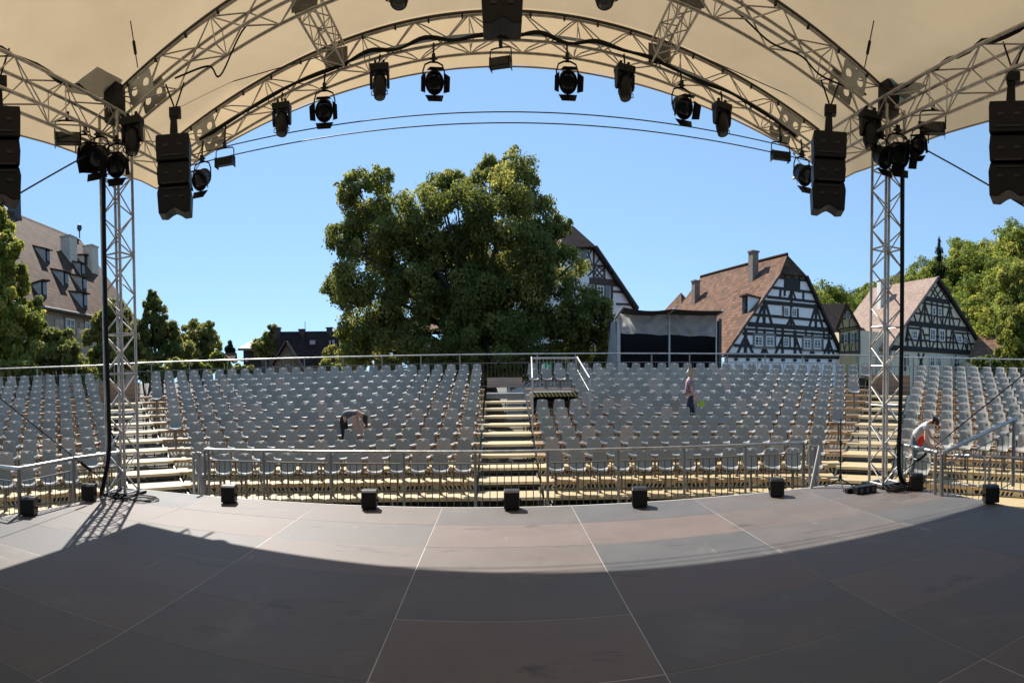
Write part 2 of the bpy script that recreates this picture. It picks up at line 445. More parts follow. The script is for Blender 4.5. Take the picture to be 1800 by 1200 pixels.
# --- corner sleeves with round lightening holes, at the four visible truss ends
def sleeve(c, ux, uz, w, h, label):
    root = thing('corner_sleeve', label, 'bracket', c)
    n = ux.cross(uz)
    for off in (-.21, .21):
        m = MB(); cc = Vector(c) + n * off
        cells = 2
        for k in range(cells):
            c0 = cc + ux * ((k - .5) * w / cells)
            ring = [c0 + (ux * math.cos(a) + uz * math.sin(a)) * .062 for a in [2 * math.pi * j / 16 for j in range(16)]]
            hw, hh = w / cells / 2, h / 2
            outer = []
            for j in range(16):
                a = 2 * math.pi * j / 16; dx, dz = math.cos(a), math.sin(a); t = min(hw / max(abs(dx), 1e-6), hh / max(abs(dz), 1e-6)); outer.append(c0 + ux * dx * t + uz * dz * t)
            for j in range(16): m.quad(ring[j], ring[(j + 1) % 16], outer[(j + 1) % 16], outer[j])
        m.build('holed_plate', mat('sleeve_plate', (.30, .315, .31), .35, .7, var=.2), root)
    return root
for (X, Y, dz, lab) in ((-6.0, 8.4, 0, 'holed metal sleeve at the left tower end of the rear arch'), (6.0, 8.4, 0, 'holed metal sleeve at the right tower end of the rear arch'), (-5.95, 10.6, 0, 'holed metal sleeve at the left end of the front arch'), (5.95, 10.6, 0, 'holed metal sleeve at the right end of the front arch')):
    t = Vector((1, 0, -2 * .0245 * X)).normalized(); nz = Vector((2 * .0245 * X, 0, 1)).normalized()
    sleeve(Vector((X, Y, zA(X))) - nz * .26, t, nz, .52, .40, lab)

# --- towers
TOW = {}
for s, cx, lab in ((-1, -6.46, 'slender aluminium lattice tower with black cable duct, left of the stage front'), (1, 6.66, 'slender aluminium lattice tower with black cable duct, right of the stage front')):
    cy = 8.12
    root = thing('lattice_tower', lab, 'tower', (cx, cy, 0)); TOW[s] = (cx, cy)
    h = .205; sec = []
    for i in range(20):
        z = .05 + 5.55 * i / 19
        sec.append([Vector((cx - h, cy - h, z)), Vector((cx + h, cy - h, z)), Vector((cx + h, cy + h, z)), Vector((cx - h, cy + h, z))])
    truss(root, sec, .027, .012)
    for i in range(0, 20, 6):
        for (a, b) in ((0, 1), (1, 2), (2, 3), (3, 0)): bar('brace', sec[i][a], sec[i][b], .014, ALU, root, 6)
    block('base_plate', (cx, cy, .022), (.62, .62, .04), BLKM, root)
    block('head_block', (cx, cy, 5.86), (.28, .28, .4), mat('head_black', (.006, .006, .006), .6), root)
    bar('leg_post', (cx, cy, 5.55), (cx, cy, 5.72), .2, BLKM, root, 12)
# thick black cable ducts up the towers
for s, pts, lab in ((-1, [(182, 285), (183, 420), (187, 600), (191, 720), (192, 790), (186, 830), (178, 868)], 'thick black cable loom running down the left tower'),
                    (1, [(1586, 262), (1586, 420), (1585, 600), (1582, 740), (1580, 800), (1582, 835), (1592, 852)], 'thick black cable loom running down the right tower')):
    m = MB(); P = [at(x, y, 10.15) for x, y in pts]; P[-1] = atz(pts[-1][0], pts[-1][1], .045)
    m.tube(spline(P, 6), .039, 8); tag(m.build('cable_loom', CABLE), lab, 'cable')

# --- steel ropes: side bracing, two ropes across the front, suspension rods
def rope(p, q, r, lab, sag=0, m=ROPE, name='steel_rope', turn=None):
    n = 16 if sag else 1
    P = [Vector(p).lerp(Vector(q), i / n) - Vector((0, 0, sag * 4 * (i / n) * (1 - i / n))) for i in range(n + 1)]
    o = MB(); o.tube(P, r, 6)
    if turn is None: tag(o.build(name, m), lab, 'rope'); return
    root = thing(name, lab, 'rope', P[0]); o.build('rope', m, root)
    a = P[0].lerp(P[-1], turn); d = (P[-1] - P[0]).normalized()
    bar('turnbuckle', a - d * .13, a + d * .13, .026, BLKM, root)
rope((-6.3, 10.4, 5.39), (6.3, 10.4, 5.36), .009, 'lower of the two thin ropes strung across below the roof front', 0.0)
rope((-6.3, 10.4, 5.56), (6.3, 10.4, 5.51), .009, 'upper of the two thin ropes strung across below the roof front', 0.0)
rope((-6.6, 8.0, .10), (-6.6, -1.8, 5.45), .009, 'bracing rope rising from the left tower foot toward the rear', turn=.075)
rope((-6.5, 8.0, 5.2), (-6.5, -1.8, .2), .012, 'bracing rope falling from the left tower head toward the rear')
rope((6.8, 8.0, .10), (6.8, -1.8, 5.45), .009, 'bracing rope rising from the right tower foot toward the rear', turn=.075)
rope((6.75, 8.0, 5.25), (6.75, -1.8, .2), .012, 'bracing rope falling from the right tower head toward the rear')
for xa, ya, xb, yb, sd in ((231, 0, 242, 118, 'left'), (1533, 0, 1520, 118, 'right')):
    p = aty(xb, yb, 8.1); q = aty(xa, ya, 7.4); q = q + (q - p) * .25
    q.z = min(q.z, zroof(q.x, q.y) - .01)
    rope(p, q, .010, 'thin suspension rod with turnbuckle above the %s tower' % sd, turn=.45)
for x0, y0, x1, y1, sd in ((313, 172, 560, 100, 'left'), (1235, 100, 1440, 190, 'right')):
    rope(aty(x0, y0, 9.9), aty(x1, y1, 10.2), .008, 'thin dark wire slung under the %s arch half' % sd, .03)

# ================================================================ LAMPS AND LOUDSPEAKERS
def rotx(a): return Matrix.Rotation(a, 4, 'X')
def fresnel_proto():
    r = thing('fresnel_spotlight', 'x', 'spotlight', (0, 0, 0))
    block('clamp', (0, 0, -.04), (.06, .07, .10), BLKM, r); bar('clamp_bolt', (-.07, 0, -.05), (.07, 0, -.05), .014, BLKM, r)
    m = MB(); m.tube([(-.185, 0, -.36), (-.185, 0, -.22), (-.15, 0, -.13), (-.06, 0, -.095), (.06, 0, -.095), (.15, 0, -.13), (.185, 0, -.22), (.185, 0, -.36)], .013, 8); m.build('yoke', BLKM, r, M=Matrix())
    T = Matrix.Translation((0, 0, -.36)) @ rotx(R(28)) @ rotx(R(90))
    b = MB(); b.lathe([(.02, -.20), (.09, -.20), (.125, -.17), (.135, -.12), (.128, -.11), (.14, -.10), (.14, -.04), (.132, -.03), (.145, -.02), (.15, .12), (.158, .13), (.158, .17), (.135, .17), (.13, .155)], 20, T); b.sm = True; b.build('body', BLK, r, M=Matrix())
    b = MB(); b.lathe([(.002, .175), (.06, .172), (.11, .163), (.13, .15), (.13, .145)], 20, T); b.sm = True; b.build('lens', LENS, r, M=Matrix())
    for k, (w, l, op) in enumerate(((.28, .17, 18), (.32, .19, 17), (.26, .17, 30), (.26, .17, 30))):
        S = T @ Matrix.Rotation(R((90, -90, 180, 0)[k]), 4, 'Z') @ Matrix.Translation((.155, 0, .175)) @ Matrix.Rotation(R(op), 4, 'Y')
        b = MB(); b.prism([(0, -w / 2, 0), (0, w / 2, 0), (0, w * .36, l), (0, -w * .36, l)], (.004, 0, 0), S); b.build('barn_door', BLKM, r, M=Matrix())
    return r
def mover_proto():
    r = thing('moving_head_light', 'x', 'spotlight', (0, 0, 0))
    block('clamp', (-.09, 0, -.03), (.05, .06, .09), BLKM, r); block('clamp', (.09, 0, -.03), (.05, .06, .09), BLKM, r)
    b = MB(); b.prism([(-.20, -.13, -.07), (.20, -.13, -.07), (.21, -.13, -.12), (.19, -.13, -.20), (-.19, -.13, -.20), (-.21, -.13, -.12)], (0, .26, 0)); b.build('base', BLK, r, bevel=.012, M=Matrix())
    for s in (-1, 1):
        b = MB(); b.prism([(s * .155, -.09, -.20), (s * .155, .09, -.20), (s * .155, .075, -.42), (s * .155, .03, -.47), (s * .155, -.03, -.47), (s * .155, -.075, -.42)], (s * .055, 0, 0)); b.build('yoke_arm', BLK, r, bevel=.012, M=Matrix())
        m = MB(); m.tube([(s * .17, .14, -.52), (s * .20, .14, -.56), (s * .20, .14, -.62), (s * .16, .14, -.64)], .010, 6)
    T = Matrix.Translation((0, 0, -.42)) @ rotx(R(-14)) @ Matrix.Rotation(R(180), 4, 'X')
    b = MB(); b.lathe([(.04, -.20), (.11, -.18), (.145, -.12), (.15, 0), (.148, .08), (.135, .16), (.12, .215), (.10, .225)], 22, T); b.sm = True; b.build('head', BLK, r, M=Matrix())
    b = MB(); b.lathe([(.002, .235), (.05, .232), (.09, .224), (.098, .218)], 18, T); b.sm = True; b.build('lens', LENS, r, M=Matrix())
    for s in (-1, 1):
        m = MB(); m.tube([T @ Vector((s * .13, .02, .10)), T @ Vector((s * .175, .02, .12)), T @ Vector((s * .175, .02, .18)), T @ Vector((s * .12, .02, .20))], .009, 6); m.build('handle', BLKM, r, M=Matrix())
    return r
def flood_proto():
    r = thing('flood_light', 'x', 'spotlight', (0, 0, 0))
    block('clamp', (0, 0, -.04), (.06, .07, .09), BLKM, r)
    m = MB(); m.tube([(-.205, 0, -.34), (-.205, 0, -.15), (-.18, 0, -.11), (-.08, 0, -.10), (.08, 0, -.10), (.18, 0, -.11), (.205, 0, -.15), (.205, 0, -.34)], .012, 8); m.build('yoke', BLKM, r, M=Matrix())
    b = MB(); b.prism([(-.19, -.11, -.28), (-.19, .06, -.25), (-.19, .10, -.31), (-.19, .07, -.40), (-.19, -.12, -.42)], (.38, 0, 0)); b.build('housing', BLK, r, bevel=.006, M=Matrix())
    for s in (-1, 1):
        b = MB(); b.prism([(s * .192, -.12, -.27), (s * .192, .11, -.24), (s * .192, .11, -.43), (s * .192, -.13, -.44)], (s * .008, 0, 0)); b.build('end_plate', BLKM, r, M=Matrix())
    b = MB(); b.box((0, -.119, -.35), (.34, .006, .11)); b.build('lens', LENS, r, M=Matrix())
    return r
PROTO = {'f': fresnel_proto(), 'm': mover_proto(), 'w': flood_proto()}
USED = set()
def lamp(kind, p, rz, label, sc=1., group=None, tilt=0):
    M = Matrix.Translation(p) @ Matrix.Rotation(rz, 4, 'Z') @ Matrix.Rotation(tilt, 4, 'X') @ Matrix.Scale(sc, 4)
    o = PROTO[kind]
    if kind in USED: o = copy_tree(o, M)
    else: o.matrix_basis = M; USED.add(kind)
    o['label'] = label
    if group: o['group'] = group
    return o
G = 'spotlights hung from the front arch'
ROWL = [(355, 274, 'f', 'black fresnel with barn doors beside the left hanging loudspeaker'), (395, 250, 'w', 'black wide flood light lowest on the left arch half'),
        (495, 176, 'm', 'leftmost black moving head light on the front arch'), (570, 148, 'f', 'black fresnel tilted on the arch, second lamp from the left moving head'),
        (667, 108, 'm', 'black moving head light left of the arch crown'), (762, 97, 'f', 'black fresnel with open barn doors just left of the arch crown'),
        (880, 72, 'w', 'black flood light hanging at the crown of the front arch'), (997, 96, 'f', 'black fresnel with open barn doors just right of the arch crown'),
        (1098, 110, 'm', 'black moving head light right of the arch crown'), (1198, 143, 'f', 'black fresnel between the two moving heads right of the crown'),
        (1269, 176, 'm', 'rightmost black moving head light on the front arch'), (1372, 240, 'w', 'black wide flood light lowest on the right arch half'),
        (1410, 266, 'f', 'black fresnel with barn doors beside the right hanging loudspeaker')]
rl = random.Random(5)
for x, y, k, lab in ROWL:
    p = aty(x, y, 10.33)
    lamp(k, p, rl.uniform(-.25, .25), lab, {'f': 1.06, 'm': .86, 'w': .95}[k], G)
    top = zA(p.x) - .5
    if top > p.z + .03: bar('hanging_pipe', p, (p.x, p.y + .05, top + .05), .018, BLKM, None).__setitem__('label', 'short black pipe holding the ' + lab.replace('black ', '')[:70]); 
for o in [o for o in COL.objects if o.name.startswith('hanging_pipe')]:
    o['category'] = 'pipe'; o['group'] = 'hanging pipes of the spotlights'; o['label'] = ' '.join(o['label'].split()[:15])
for x, y, k, rz, lab, Y, sc in ((118, 198, 'w', .9, 'black flood light under the left eave truss', 7.2, 1.1), (150, 225, 'f', 1.0, 'black fresnel hanging just behind the left tower head', 7.6, 1.0), (172, 228, 'f', .3, 'black fresnel against the left tower head, nearest the cable loom', 7.7, 1.1), (205, 240, 'f', .5, 'black fresnel with barn doors on the left tower head', 7.75, 1.05), (232, 200, 'm', .2, 'black moving head tucked beside the left tower head', 8.0, .9),
                          (1640, 180, 'w', -.8, 'black flood light under the right eave truss', 7.2, 1.1), (1578, 222, 'f', -.4, 'black fresnel with barn doors on the right tower head', 7.7, 1.1), (1550, 232, 'f', -.1, 'black fresnel left of the right tower head', 7.9, .95), (1617, 215, 'f', -1.0, 'black fresnel hanging just behind the right tower head', 7.4, .85), (1530, 190, 'm', -.2, 'black moving head tucked beside the right tower head', 8.05, .9)):
    lamp(k, aty(x, y, Y), rz, lab, sc)
for x, lab in ((702, 'black moving head cut by the picture top, left of the centre loudspeaker'), (1062, 'black moving head cut by the picture top, right of the centre loudspeaker')):
    p = aty(x, 12, 8.15); lamp('m', p + Vector((0, 0, .68)), 0, lab, 1.05)

def array_proto():
    r = thing('line_array', 'x', 'loudspeaker', (0, 0, 0))
    pol = [[(-.28, 0), (.28, 0), (.29, -.06), (.28, -.355), (-.28, -.355), (-.29, -.06)], [(-.27, -.365), (.27, -.365), (.285, -.50), (.27, -.665), (-.27, -.665), (-.285, -.50)],
           [(-.27, -.675), (.27, -.675), (.295, -.77), (.275, -1.05), (.16, -1.06), (.07, -1.01), (0, -.985), (-.07, -1.01), (-.16, -1.06), (-.275, -1.05), (-.295, -.77)]]
    for k, P in enumerate(pol):
        b = MB(); dy = -.20 + .05 * k; b.prism([(x, dy, z) for x, z in P], (0, .42, 0)); c = b.build('cabinet', BLK, r, bevel=.012, M=Matrix())
        for s in (-1, 1): block('handle', (s * .12, dy - .004, P[0][1] - .15), (.09, .012, .035), mat('handle_black', (.008, .008, .009), .45), c)
        block('grille_bar', (0, dy - .006, P[0][1] - .29 if k < 2 else -.72), (.40, .014, .02), mat('handle_black', (.03, .03, .032)), c)
    b = MB(); b.prism([(-.07, 0, .01), (.07, 0, .01), (.055, 0, .30), (-.045, 0, .30)], (0, .14, 0)); b.build('flying_frame', BLK, r, M=Matrix())
    block('hoist', (.03, .06, .37), (.20, .14, .13), BLK, r)
    for s in (-1, 1): bar('sling', (.03, .06, .42), (.03 + s * .16, .1, .80), .014, CABLE, r)
    return r
ARR = array_proto(); first = True
def array(p, rz, lab, sc=1.):
    global first
    M = Matrix.Translation(p) @ Matrix.Rotation(rz, 4, 'Z') @ Matrix.Scale(sc, 4)
    o = ARR if first else copy_tree(ARR, M)
    if first: o.matrix_basis = M; first = False
    o['label'] = lab; o['group'] = 'hanging loudspeaker columns'
array(aty(305, 243, 8.25), .45, 'black loudspeaker column hanging just right of the left tower')
array(aty(1457, 238, 8.25), -.45, 'black loudspeaker column hanging just left of the right tower')
array(atx(-2, 197, -6.35), 1.0, 'black loudspeaker column cut by the left picture edge')
array(atx(1776, 188, 6.45), -1.0, 'black loudspeaker column cut by the right picture edge')
pc = aty(883, 45, 8.15); array(Vector((pc.x, 8.15, pc.z + 1.04)), 0, 'black loudspeaker column at the picture top above the arch crown')
# cable bundle clipped along the front arch
m = MB(); pts = []; rc = random.Random(2)
for i in range(70):
    X = -6.0 + 12.0 * i / 69; pts.append((X, 10.36 + rc.uniform(-.02, .02), zA(X) - .40 + rc.uniform(-.05, .02) - .03 * math.sin(i * 1.1)))
pts = spline(pts[::3], 5); m.tube(pts, [.020 + .014 * abs(math.sin(i * .31)) for i in range(len(pts))], 6)
tag(m.build('cable_bundle', CABLE), 'black cable bundle taped along the lower edge of the front arch', 'cable')
for sd, pts in (('left', [(-5.2, 8.2, 5.85), (-4.6, 8.3, 5.9), (-4.4, 8.35, 5.75), (-3.9, 8.3, 6.25), (-3.2, 8.3, 6.4)]), ('right', [(6.2, 8.2, 5.75), (5.3, 8.25, 5.8), (4.9, 8.3, 6.0), (4.3, 8.3, 6.05), (3.7, 8.3, 6.3), (3.0, 8.3, 6.42)])):
    m = MB(); m.tube(spline(pts), .014, 6); tag(m.build('slack_cable', CABLE), 'slack black cable along the %s half of the rear arch' % sd, 'cable')
for s, sd in ((-1, 'left'), (1, 'right')):
    m = MB(); rc = random.Random(9 + s); pts = [(s * 6.3, -1.5 + 9.4 * i / 40, 5.62 + rc.uniform(-.03, .05)) for i in range(41)]
    m.tube(pts, [.02 + .02 * rc.random() for _ in pts], 6); tag(m.build('cable_bundle', CABLE), 'black cable bundle along the top of the %s eave truss' % sd, 'cable')

# ================================================================ GRANDSTAND
NR, ZR0, RISE, PITCH = 12, -.717, .172, .873
def zr(r): return ZR0 + RISE * (r - 1)
CC, RC1 = Vector((0, -4, 0)), 17.8            # middle blocks: gentle arc
LW, LW_R1, LW_A = Vector((-1.5, 4.0, 0)), 9.9, R(-45)
RW, RW_R1, RW_A = Vector((1.9, 4.0, 0)), 9.62, R(45.8)
def arcp(C, r, a, z): return Vector((C.x + r * math.sin(a), C.y + r * math.cos(a), z))
def line_angle(P, u, r):
    """angle (about CC) where the circle of radius r meets the aisle line P + t u"""
    d = P - CC; b = d.x * u.x + d.y * u.y; c = d.x ** 2 + d.y ** 2 - r * r; t = -b + math.sqrt(b * b - c); q = P + u * t
    return math.atan2(q.x - CC.x, q.y - CC.y)
UL = Vector((-6.9, 7.05, 0)).normalized(); UR = Vector((6.95, 7.05, 0)).normalized()
PL, PR = Vector((-7.4, 12.1, 0)), Vector((7.75, 11.8, 0))
AX0, AX1 = -.56, 1.04
BL = {'left middle block': (CC, RC1), 'right middle block': (CC, RC1), 'left wing': (LW, LW_R1), 'right wing': (RW, RW_R1)}
def span(bn, r):
    C, R1 = BL[bn]; rr = R1 + PITCH * (r - 1)
    if bn == 'left middle block': return rr, math.asin((AX0 - .05) / rr), line_angle(PL, UL, rr)
    if bn == 'right middle block': return rr, math.asin((AX1 + .05) / rr), line_angle(PR, UR, rr)
    if bn == 'left wing': return rr, LW_A - .10 / rr, R(-76)
    return rr, RW_A + .10 / rr, R(74)
RISER = CREAMST
chairs = []
for bn in BL:
    C, R1 = BL[bn]
    c = arcp(C, R1, span(bn, 1)[1], GZ)
    tr = thing('grandstand_block', 'stepped timber and steel seating tiers of the %s' % bn, 'grandstand', c, 'grandstand blocks')
    for r in range(1, NR + 1):
        rr, a0, a1 = span(bn, r); z = zr(r); n = max(6, int(abs(a1 - a0) * rr / .5))
        if bn.endswith('wing') and r <= 2: pass
        # deck of this row: a slab following the arc
        m = MB(); r0, r1 = rr - .45, rr + .435
        for i in range(n + 1):
            a = a0 + (a1 - a0) * i / n
            for q, zz in ((r0, z), (r1, z), (r1, z - .045), (r0, z - .045)): m.v.append(tuple(arcp(C, q, a, zz)))
        for i in range(n):
            k = 4 * i
            for j in range(4): m.f.append((k + j, k + (j + 1) % 4, k + 4 + (j + 1) % 4, k + 4 + j))
        m.f.append((3, 2, 1, 0)); k = 4 * n; m.f.append((k, k + 1, k + 2, k + 3))
        m.build('tier_deck', BWOOD if r > 3 else YWOOD, tr)
        # timber nosing along the front edge
        m = MB()
        for i in range(n + 1):
            a = a0 + (a1 - a0) * i / n
            for q, zz in ((r0 - .032, z + .004), (r0 + .07, z + .004), (r0 + .07, z - .05), (r0 - .032, z - .05)): m.v.append(tuple(arcp(C, q, a, zz)))
        for i in range(n):
            k = 4 * i
            for j in range(4): m.f.append((k + j, k + (j + 1) % 4, k + 4 + (j + 1) % 4, k + 4 + j))
        m.build('nosing_board', YWOOD if r in (1, 3) else mat('orange_nosing_board', (.48, .29, .14), .6, hue=(.58, .39, .20), scale=5, obj=.2), tr)
        # slotted steel riser below the deck front
        if r >= 2:
            m = MB(); zt, zb = z - .05, z - RISE + .008; L = abs(a1 - a0) * rr; q = r0 + .03; s = -1 if a1 < a0 else 1
            for i in range(n):
                b0, b1 = a0 + (a1 - a0) * i / n, a0 + (a1 - a0) * (i + 1) / n
                for (u, v) in ((zt, zt - .018), (zb + .018, zb)):
                    m.quad(arcp(C, q, b0, u), arcp(C, q, b1, u), arcp(C, q, b1, v), arcp(C, q, b0, v))
            d = 0.; kk = 0
            while d < L - .1:
                wdt = .052; skew = .05 if (kk // 9) % 2 == 0 else -.03
                if kk % 9 == 8: wdt = .20
                b0 = a0 + s * d / rr; b1 = a0 + s * min(L, d + wdt) / rr; sk = s * skew / rr
                m.quad(arcp(C, q - .002, b0 + sk, zt - .016), arcp(C, q - .002, b1 + sk, zt - .016), arcp(C, q - .002, b1, zb + .016), arcp(C, q - .002, b0, zb + .016))
                d += wdt + .060; kk += 1
            tag(m.build('slotted_riser', RISER, tr), kind='stuff')
        # supports
        for i in range(0, n + 1, 4):
            a = a0 + (a1 - a0) * i / n
            if r <= 4: bar('support_post', arcp(C, r0 + .06, a, GZ), arcp(C, r0 + .06, a, z - .05), .03, STEEL, tr, 6)
        # seat places
        L = abs(a1 - a0) * rr; s = -1 if a1 < a0 else 1; cnt = int((L - .1) / .54); idx = 0
        off = .27 if r % 2 else .02
        for k in range(cnt + 1):
            dd = .30 + .54 * k
            if dd > L - .26: break
            a = a0 + s * dd / rr; p = arcp(C, rr, a, z)
            if bn == 'right middle block' and 7 <= r <= 10 and p.x < 2.95: continue
            x, y = px(p + Vector((0, 0, .6)))
            if not (-16 < x < 1816): continue
            if bn == 'left wing' and r == 1 and x > 150: continue
            if bn == 'right wing' and (r <= 2 and x > 1640): continue
            idx += 1
            chairs.append((p, a, bn, r, idx, math.hypot(p.x, p.y)))

# --- aisle stairs: each tread its own board on steel stringers
def stairs(label, P0, u, w, rows, extra=0):
    v = Vector((u.y, -u.x, 0))
    st = thing('aisle_stairs', label, 'stairs', Vector((P0.x, P0.y, GZ)), 'aisle stairs through the grandstand')
    for r in rows:
        c = P0 + u * (PITCH * (r - 1)); z = zr(r)
        rot = Matrix((( v.x, u.x, 0), (v.y, u.y, 0), (0, 0, 1)))
        block('tread', c + Vector((0, 0, z - .028)) + u * .02, (w, .80, .05), YWOOD, st, rot)
        block('tread_edge', c + Vector((0, 0, z - .034)) - u * .392, (w, .022, .062), mat('pale_tread_edge', (.62, .53, .36), .6, obj=.1), st, rot)
        if r > 1 :
            bar('riser_rail', c - v * (w / 2) + Vector((0, 0, z - .12)) - u * .3, c + v * (w / 2) + Vector((0, 0, z - .12)) - u * .3, .018, STEEL, st, 6)
    for s in (-1, 1):
        a = P0 + v * (s * (w / 2 - .02)) + Vector((0, 0, zr(rows[0]) - .12)) - u * .3; b = P0 + u * (PITCH * (rows[-1] - 1)) + v * (s * (w / 2 - .02)) + Vector((0, 0, zr(rows[-1]) - .12))
        beam('stringer', a, b, .04, .10, (0, 0, 1), mat('dark_stringer', (.07, .065, .06), .5, .5), st)
    for k in range(0, len(rows), 3):
        c = P0 + u * (PITCH * (rows[k] - 1))
        for s in (-1, 0, 1): bar('support_post', c + v * (s * w * .45) + Vector((0, 0, GZ)), c + v * (s * w * .45) + Vector((0, 0, zr(rows[k]) - .06)), .025, STEEL, st, 6)
    return st
stairs('straight middle stairs of pale boards climbing between the two middle blocks', Vector(((AX0 + AX1) / 2, CC.y + RC1, 0)), Vector((0, 1, 0)), AX1 - AX0 - .04, range(1, 11))
vl = Vector((UL.y, -UL.x, 0)); vr = Vector((UR.y, -UR.x, 0))
stairs('slanting stairs of pale boards behind the left tower', PL - vl * .78 + UL * .05, UL, 1.52, range(1, 12))
stairs('slanting stairs of pale boards behind the right tower', PR + vr * .78 + UR * .05, UR, 1.52, range(1, 12))
# landing at the head of the middle stairs
ld = thing('stair_landing', 'dark grey metal landing at the head of the middle stairs', 'landing', (.24, 23, zr(11)))
block('landing_plate', (.24, CC.y + RC1 + PITCH * 10.6, zr(11) + .02), (1.5, 1.6, .05), GREYSTEP, ld)
block('landing_riser', (.24, CC.y + RC1 + PITCH * 9.65, zr(11) - .06), (1.5, .03, .12), GREYSTEP, ld)
block('back_board', (.24, CC.y + RC1 + PITCH * 11.7, zr(11) + .38), (1.5, .04, .34), mat('pinkish_plank', (.48, .33, .24), .65, var=.15, scale=3), ld)
for P_, U_, V_, sd in ((PL - vl * .78, UL, vl, 'left'), (PR + vr * .78, UR, vr, 'right')):
    cb = P_ + U_ * (PITCH * 11.3); rot = Matrix(((V_.x, U_.x, 0), (V_.y, U_.y, 0), (0, 0, 1)))
    lb = thing('top_boarding', 'plank boarding closing the head of the %s stairs' % sd, 'boarding', Vector((cb.x, cb.y, zr(11))))
    for i in range(4): block('plank', cb + Vector((0, 0, zr(11) + .08 + .17 * i)), (1.7, .04, .16), BWOOD, lb, rot)

# --- chairs
def chair_mesh():
    """one-piece plastic shell: a swept profile from the front lip over the seat up to the top of the backrest, with thickness and rounded top"""
    prof = [(-.235, -.035), (-.225, -.005), (-.19, .012), (-.10, .004), (.0, -.008), (.09, -.004), (.135, .022), (.158, .075), (.172, .155), (.186, .24), (.198, .31), (.205, .340), (.210, .353), (.243, .357)]
    hw = [.156, .178, .190, .197, .201, .201, .200, .198, .191, .179, .169, .163, .156, .146]
    K = (-1, -.86, -.5, 0, .5, .86, 1)
    top, bot = [], []
    for i, ((y, z), w) in enumerate(zip(prof, hw)):
        a = prof[max(0, i - 1)]; b = prof[min(len(prof) - 1, i + 1)]; t = Vector((0, b[0] - a[0], b[1] - a[1])).normalized(); n = Vector((0, -t.z, t.y))
        for k in K:
            e_ = max(0, i - len(prof) + 5) / 4; lift = (.022 * k * k + .02 * abs(k) ** 4) * (1 - e_)
            c = Vector((w * k, y, z - e_ * .030 * abs(k) ** 5)) + n * lift
            top.append(c); bot.append(c - n * .016)
    m = MB(); nk = len(K); m.v = [tuple(p) for p in top + bot]; N = len(top)
    for i in range(len(prof) - 1):
        for j in range(nk - 1):
            a = i * nk + j; m.f.append((a, a + 1, a + nk + 1, a + nk)); m.f.append((N + a, N + a + nk, N + a + nk + 1, N + a + 1))
    rim = [j for j in range(nk)] + [i * nk + nk - 1 for i in range(1, len(prof))] + [(len(prof) - 1) * nk + j for j in range(nk - 2, -1, -1)] + [i * nk for i in range(len(prof) - 2, 0, -1)]
    for a, b in zip(rim, rim[1:] + rim[:1]): m.f.append((a, N + a, N + b, b))
    return m
def plastic():
    m = mat('grey_seat_plastic', (.19, .195, .195), .55, spec=.22)
    nt = m.node_tree; N = nt.nodes; L = nt.links; b = N['Principled BSDF']
    oi = N.new('ShaderNodeObjectInfo'); at_ = N.new('ShaderNodeAttribute'); at_.attribute_name = 'tint'
    ad = N.new('ShaderNodeMath'); ad.operation = 'ADD'; L.new(oi.outputs['Random'], ad.inputs[0]); L.new(at_.outputs['Fac'], ad.inputs[1])
    fr = N.new('ShaderNodeMath'); fr.operation = 'FRACT'; L.new(ad.outputs[0], fr.inputs[0])
    cr = N.new('ShaderNodeValToRGB'); e = cr.color_ramp.elements
    e[0].position = 0; e[0].color = (.285, .276, .248, 1); e[1].position = 1; e[1].color = (.43, .36, .30, 1)
    for p, c in ((.45, (.318, .306, .272, 1)), (.8, (.350, .335, .296, 1)), (.9, (.40, .36, .315, 1))): q = e.new(p); q.color = c
    L.new(fr.outputs[0], cr.inputs[0])
    tc = N.new('ShaderNodeTexCoord'); no = N.new('ShaderNodeTexNoise'); no.inputs['Scale'].default_value = 9; no.inputs['Detail'].default_value = 6; L.new(tc.outputs['Object'], no.inputs[0])
    mr = N.new('ShaderNodeMapRange'); mr.inputs[3].default_value = .86; mr.inputs[4].default_value = 1.12; L.new(no.outputs[0], mr.inputs[0])
    mx = N.new('ShaderNodeMix'); mx.data_type = 'RGBA'; mx.blend_type = 'MULTIPLY'; mx.inputs[0].default_value = 1
    L.new(cr.outputs[0], mx.inputs[6]); L.new(mr.outputs[0], mx.inputs[7]); L.new(mx.outputs[2], b.inputs['Base Color'])
    t = N.new('ShaderNodeBsdfTranslucent'); L.new(mx.outputs[2], t.inputs[0]); ms = N.new('ShaderNodeMixShader'); ms.inputs[0].default_value = .10
    L.new(b.outputs[0], ms.inputs[1]); L.new(t.outputs[0], ms.inputs[2]); L.new(ms.outputs[0], N['Material Output'].inputs[0])
    return m
PLAST = plastic(); LEGM = mat('dark_chair_steel', (.10, .09, .08), .5, .5); PLATE = mat('white_number_plate', (.78, .78, .76), .4)
SH = .49
shell = chair_mesh(); shell.v = [(x, y, z + SH) for x, y, z in shell.v]
shell_me = shell.mesh('shell', PLAST, smooth=True)
fr_ = MB()
fr_.box((0, -.02, SH - .05), (.50, .07, .045)); fr_.box((0, .06, SH - .05), (.34, .04, .03))
frame_me = fr_.mesh('seat_rail', mat('brown_seat_rail', (.16, .085, .055), .6))
leg_mb = MB(); leg_mb.box((0, 0, (SH - .07) / 2), (.05, .07, SH - .07)); leg_mb.box((0, 0, .01), (.09, .14, .02)); leg_me = leg_mb.mesh('leg', mat('brown_leg_steel', (.15, .125, .095), .6))
pl = MB(); pl.box((0, .184, SH + .327), (.066, .014, .034)); plate_me = pl.mesh('number_plate', PLATE)
chairs.sort(key=lambda c: c[5])
far = chairs[300:]
rj = random.Random(11)
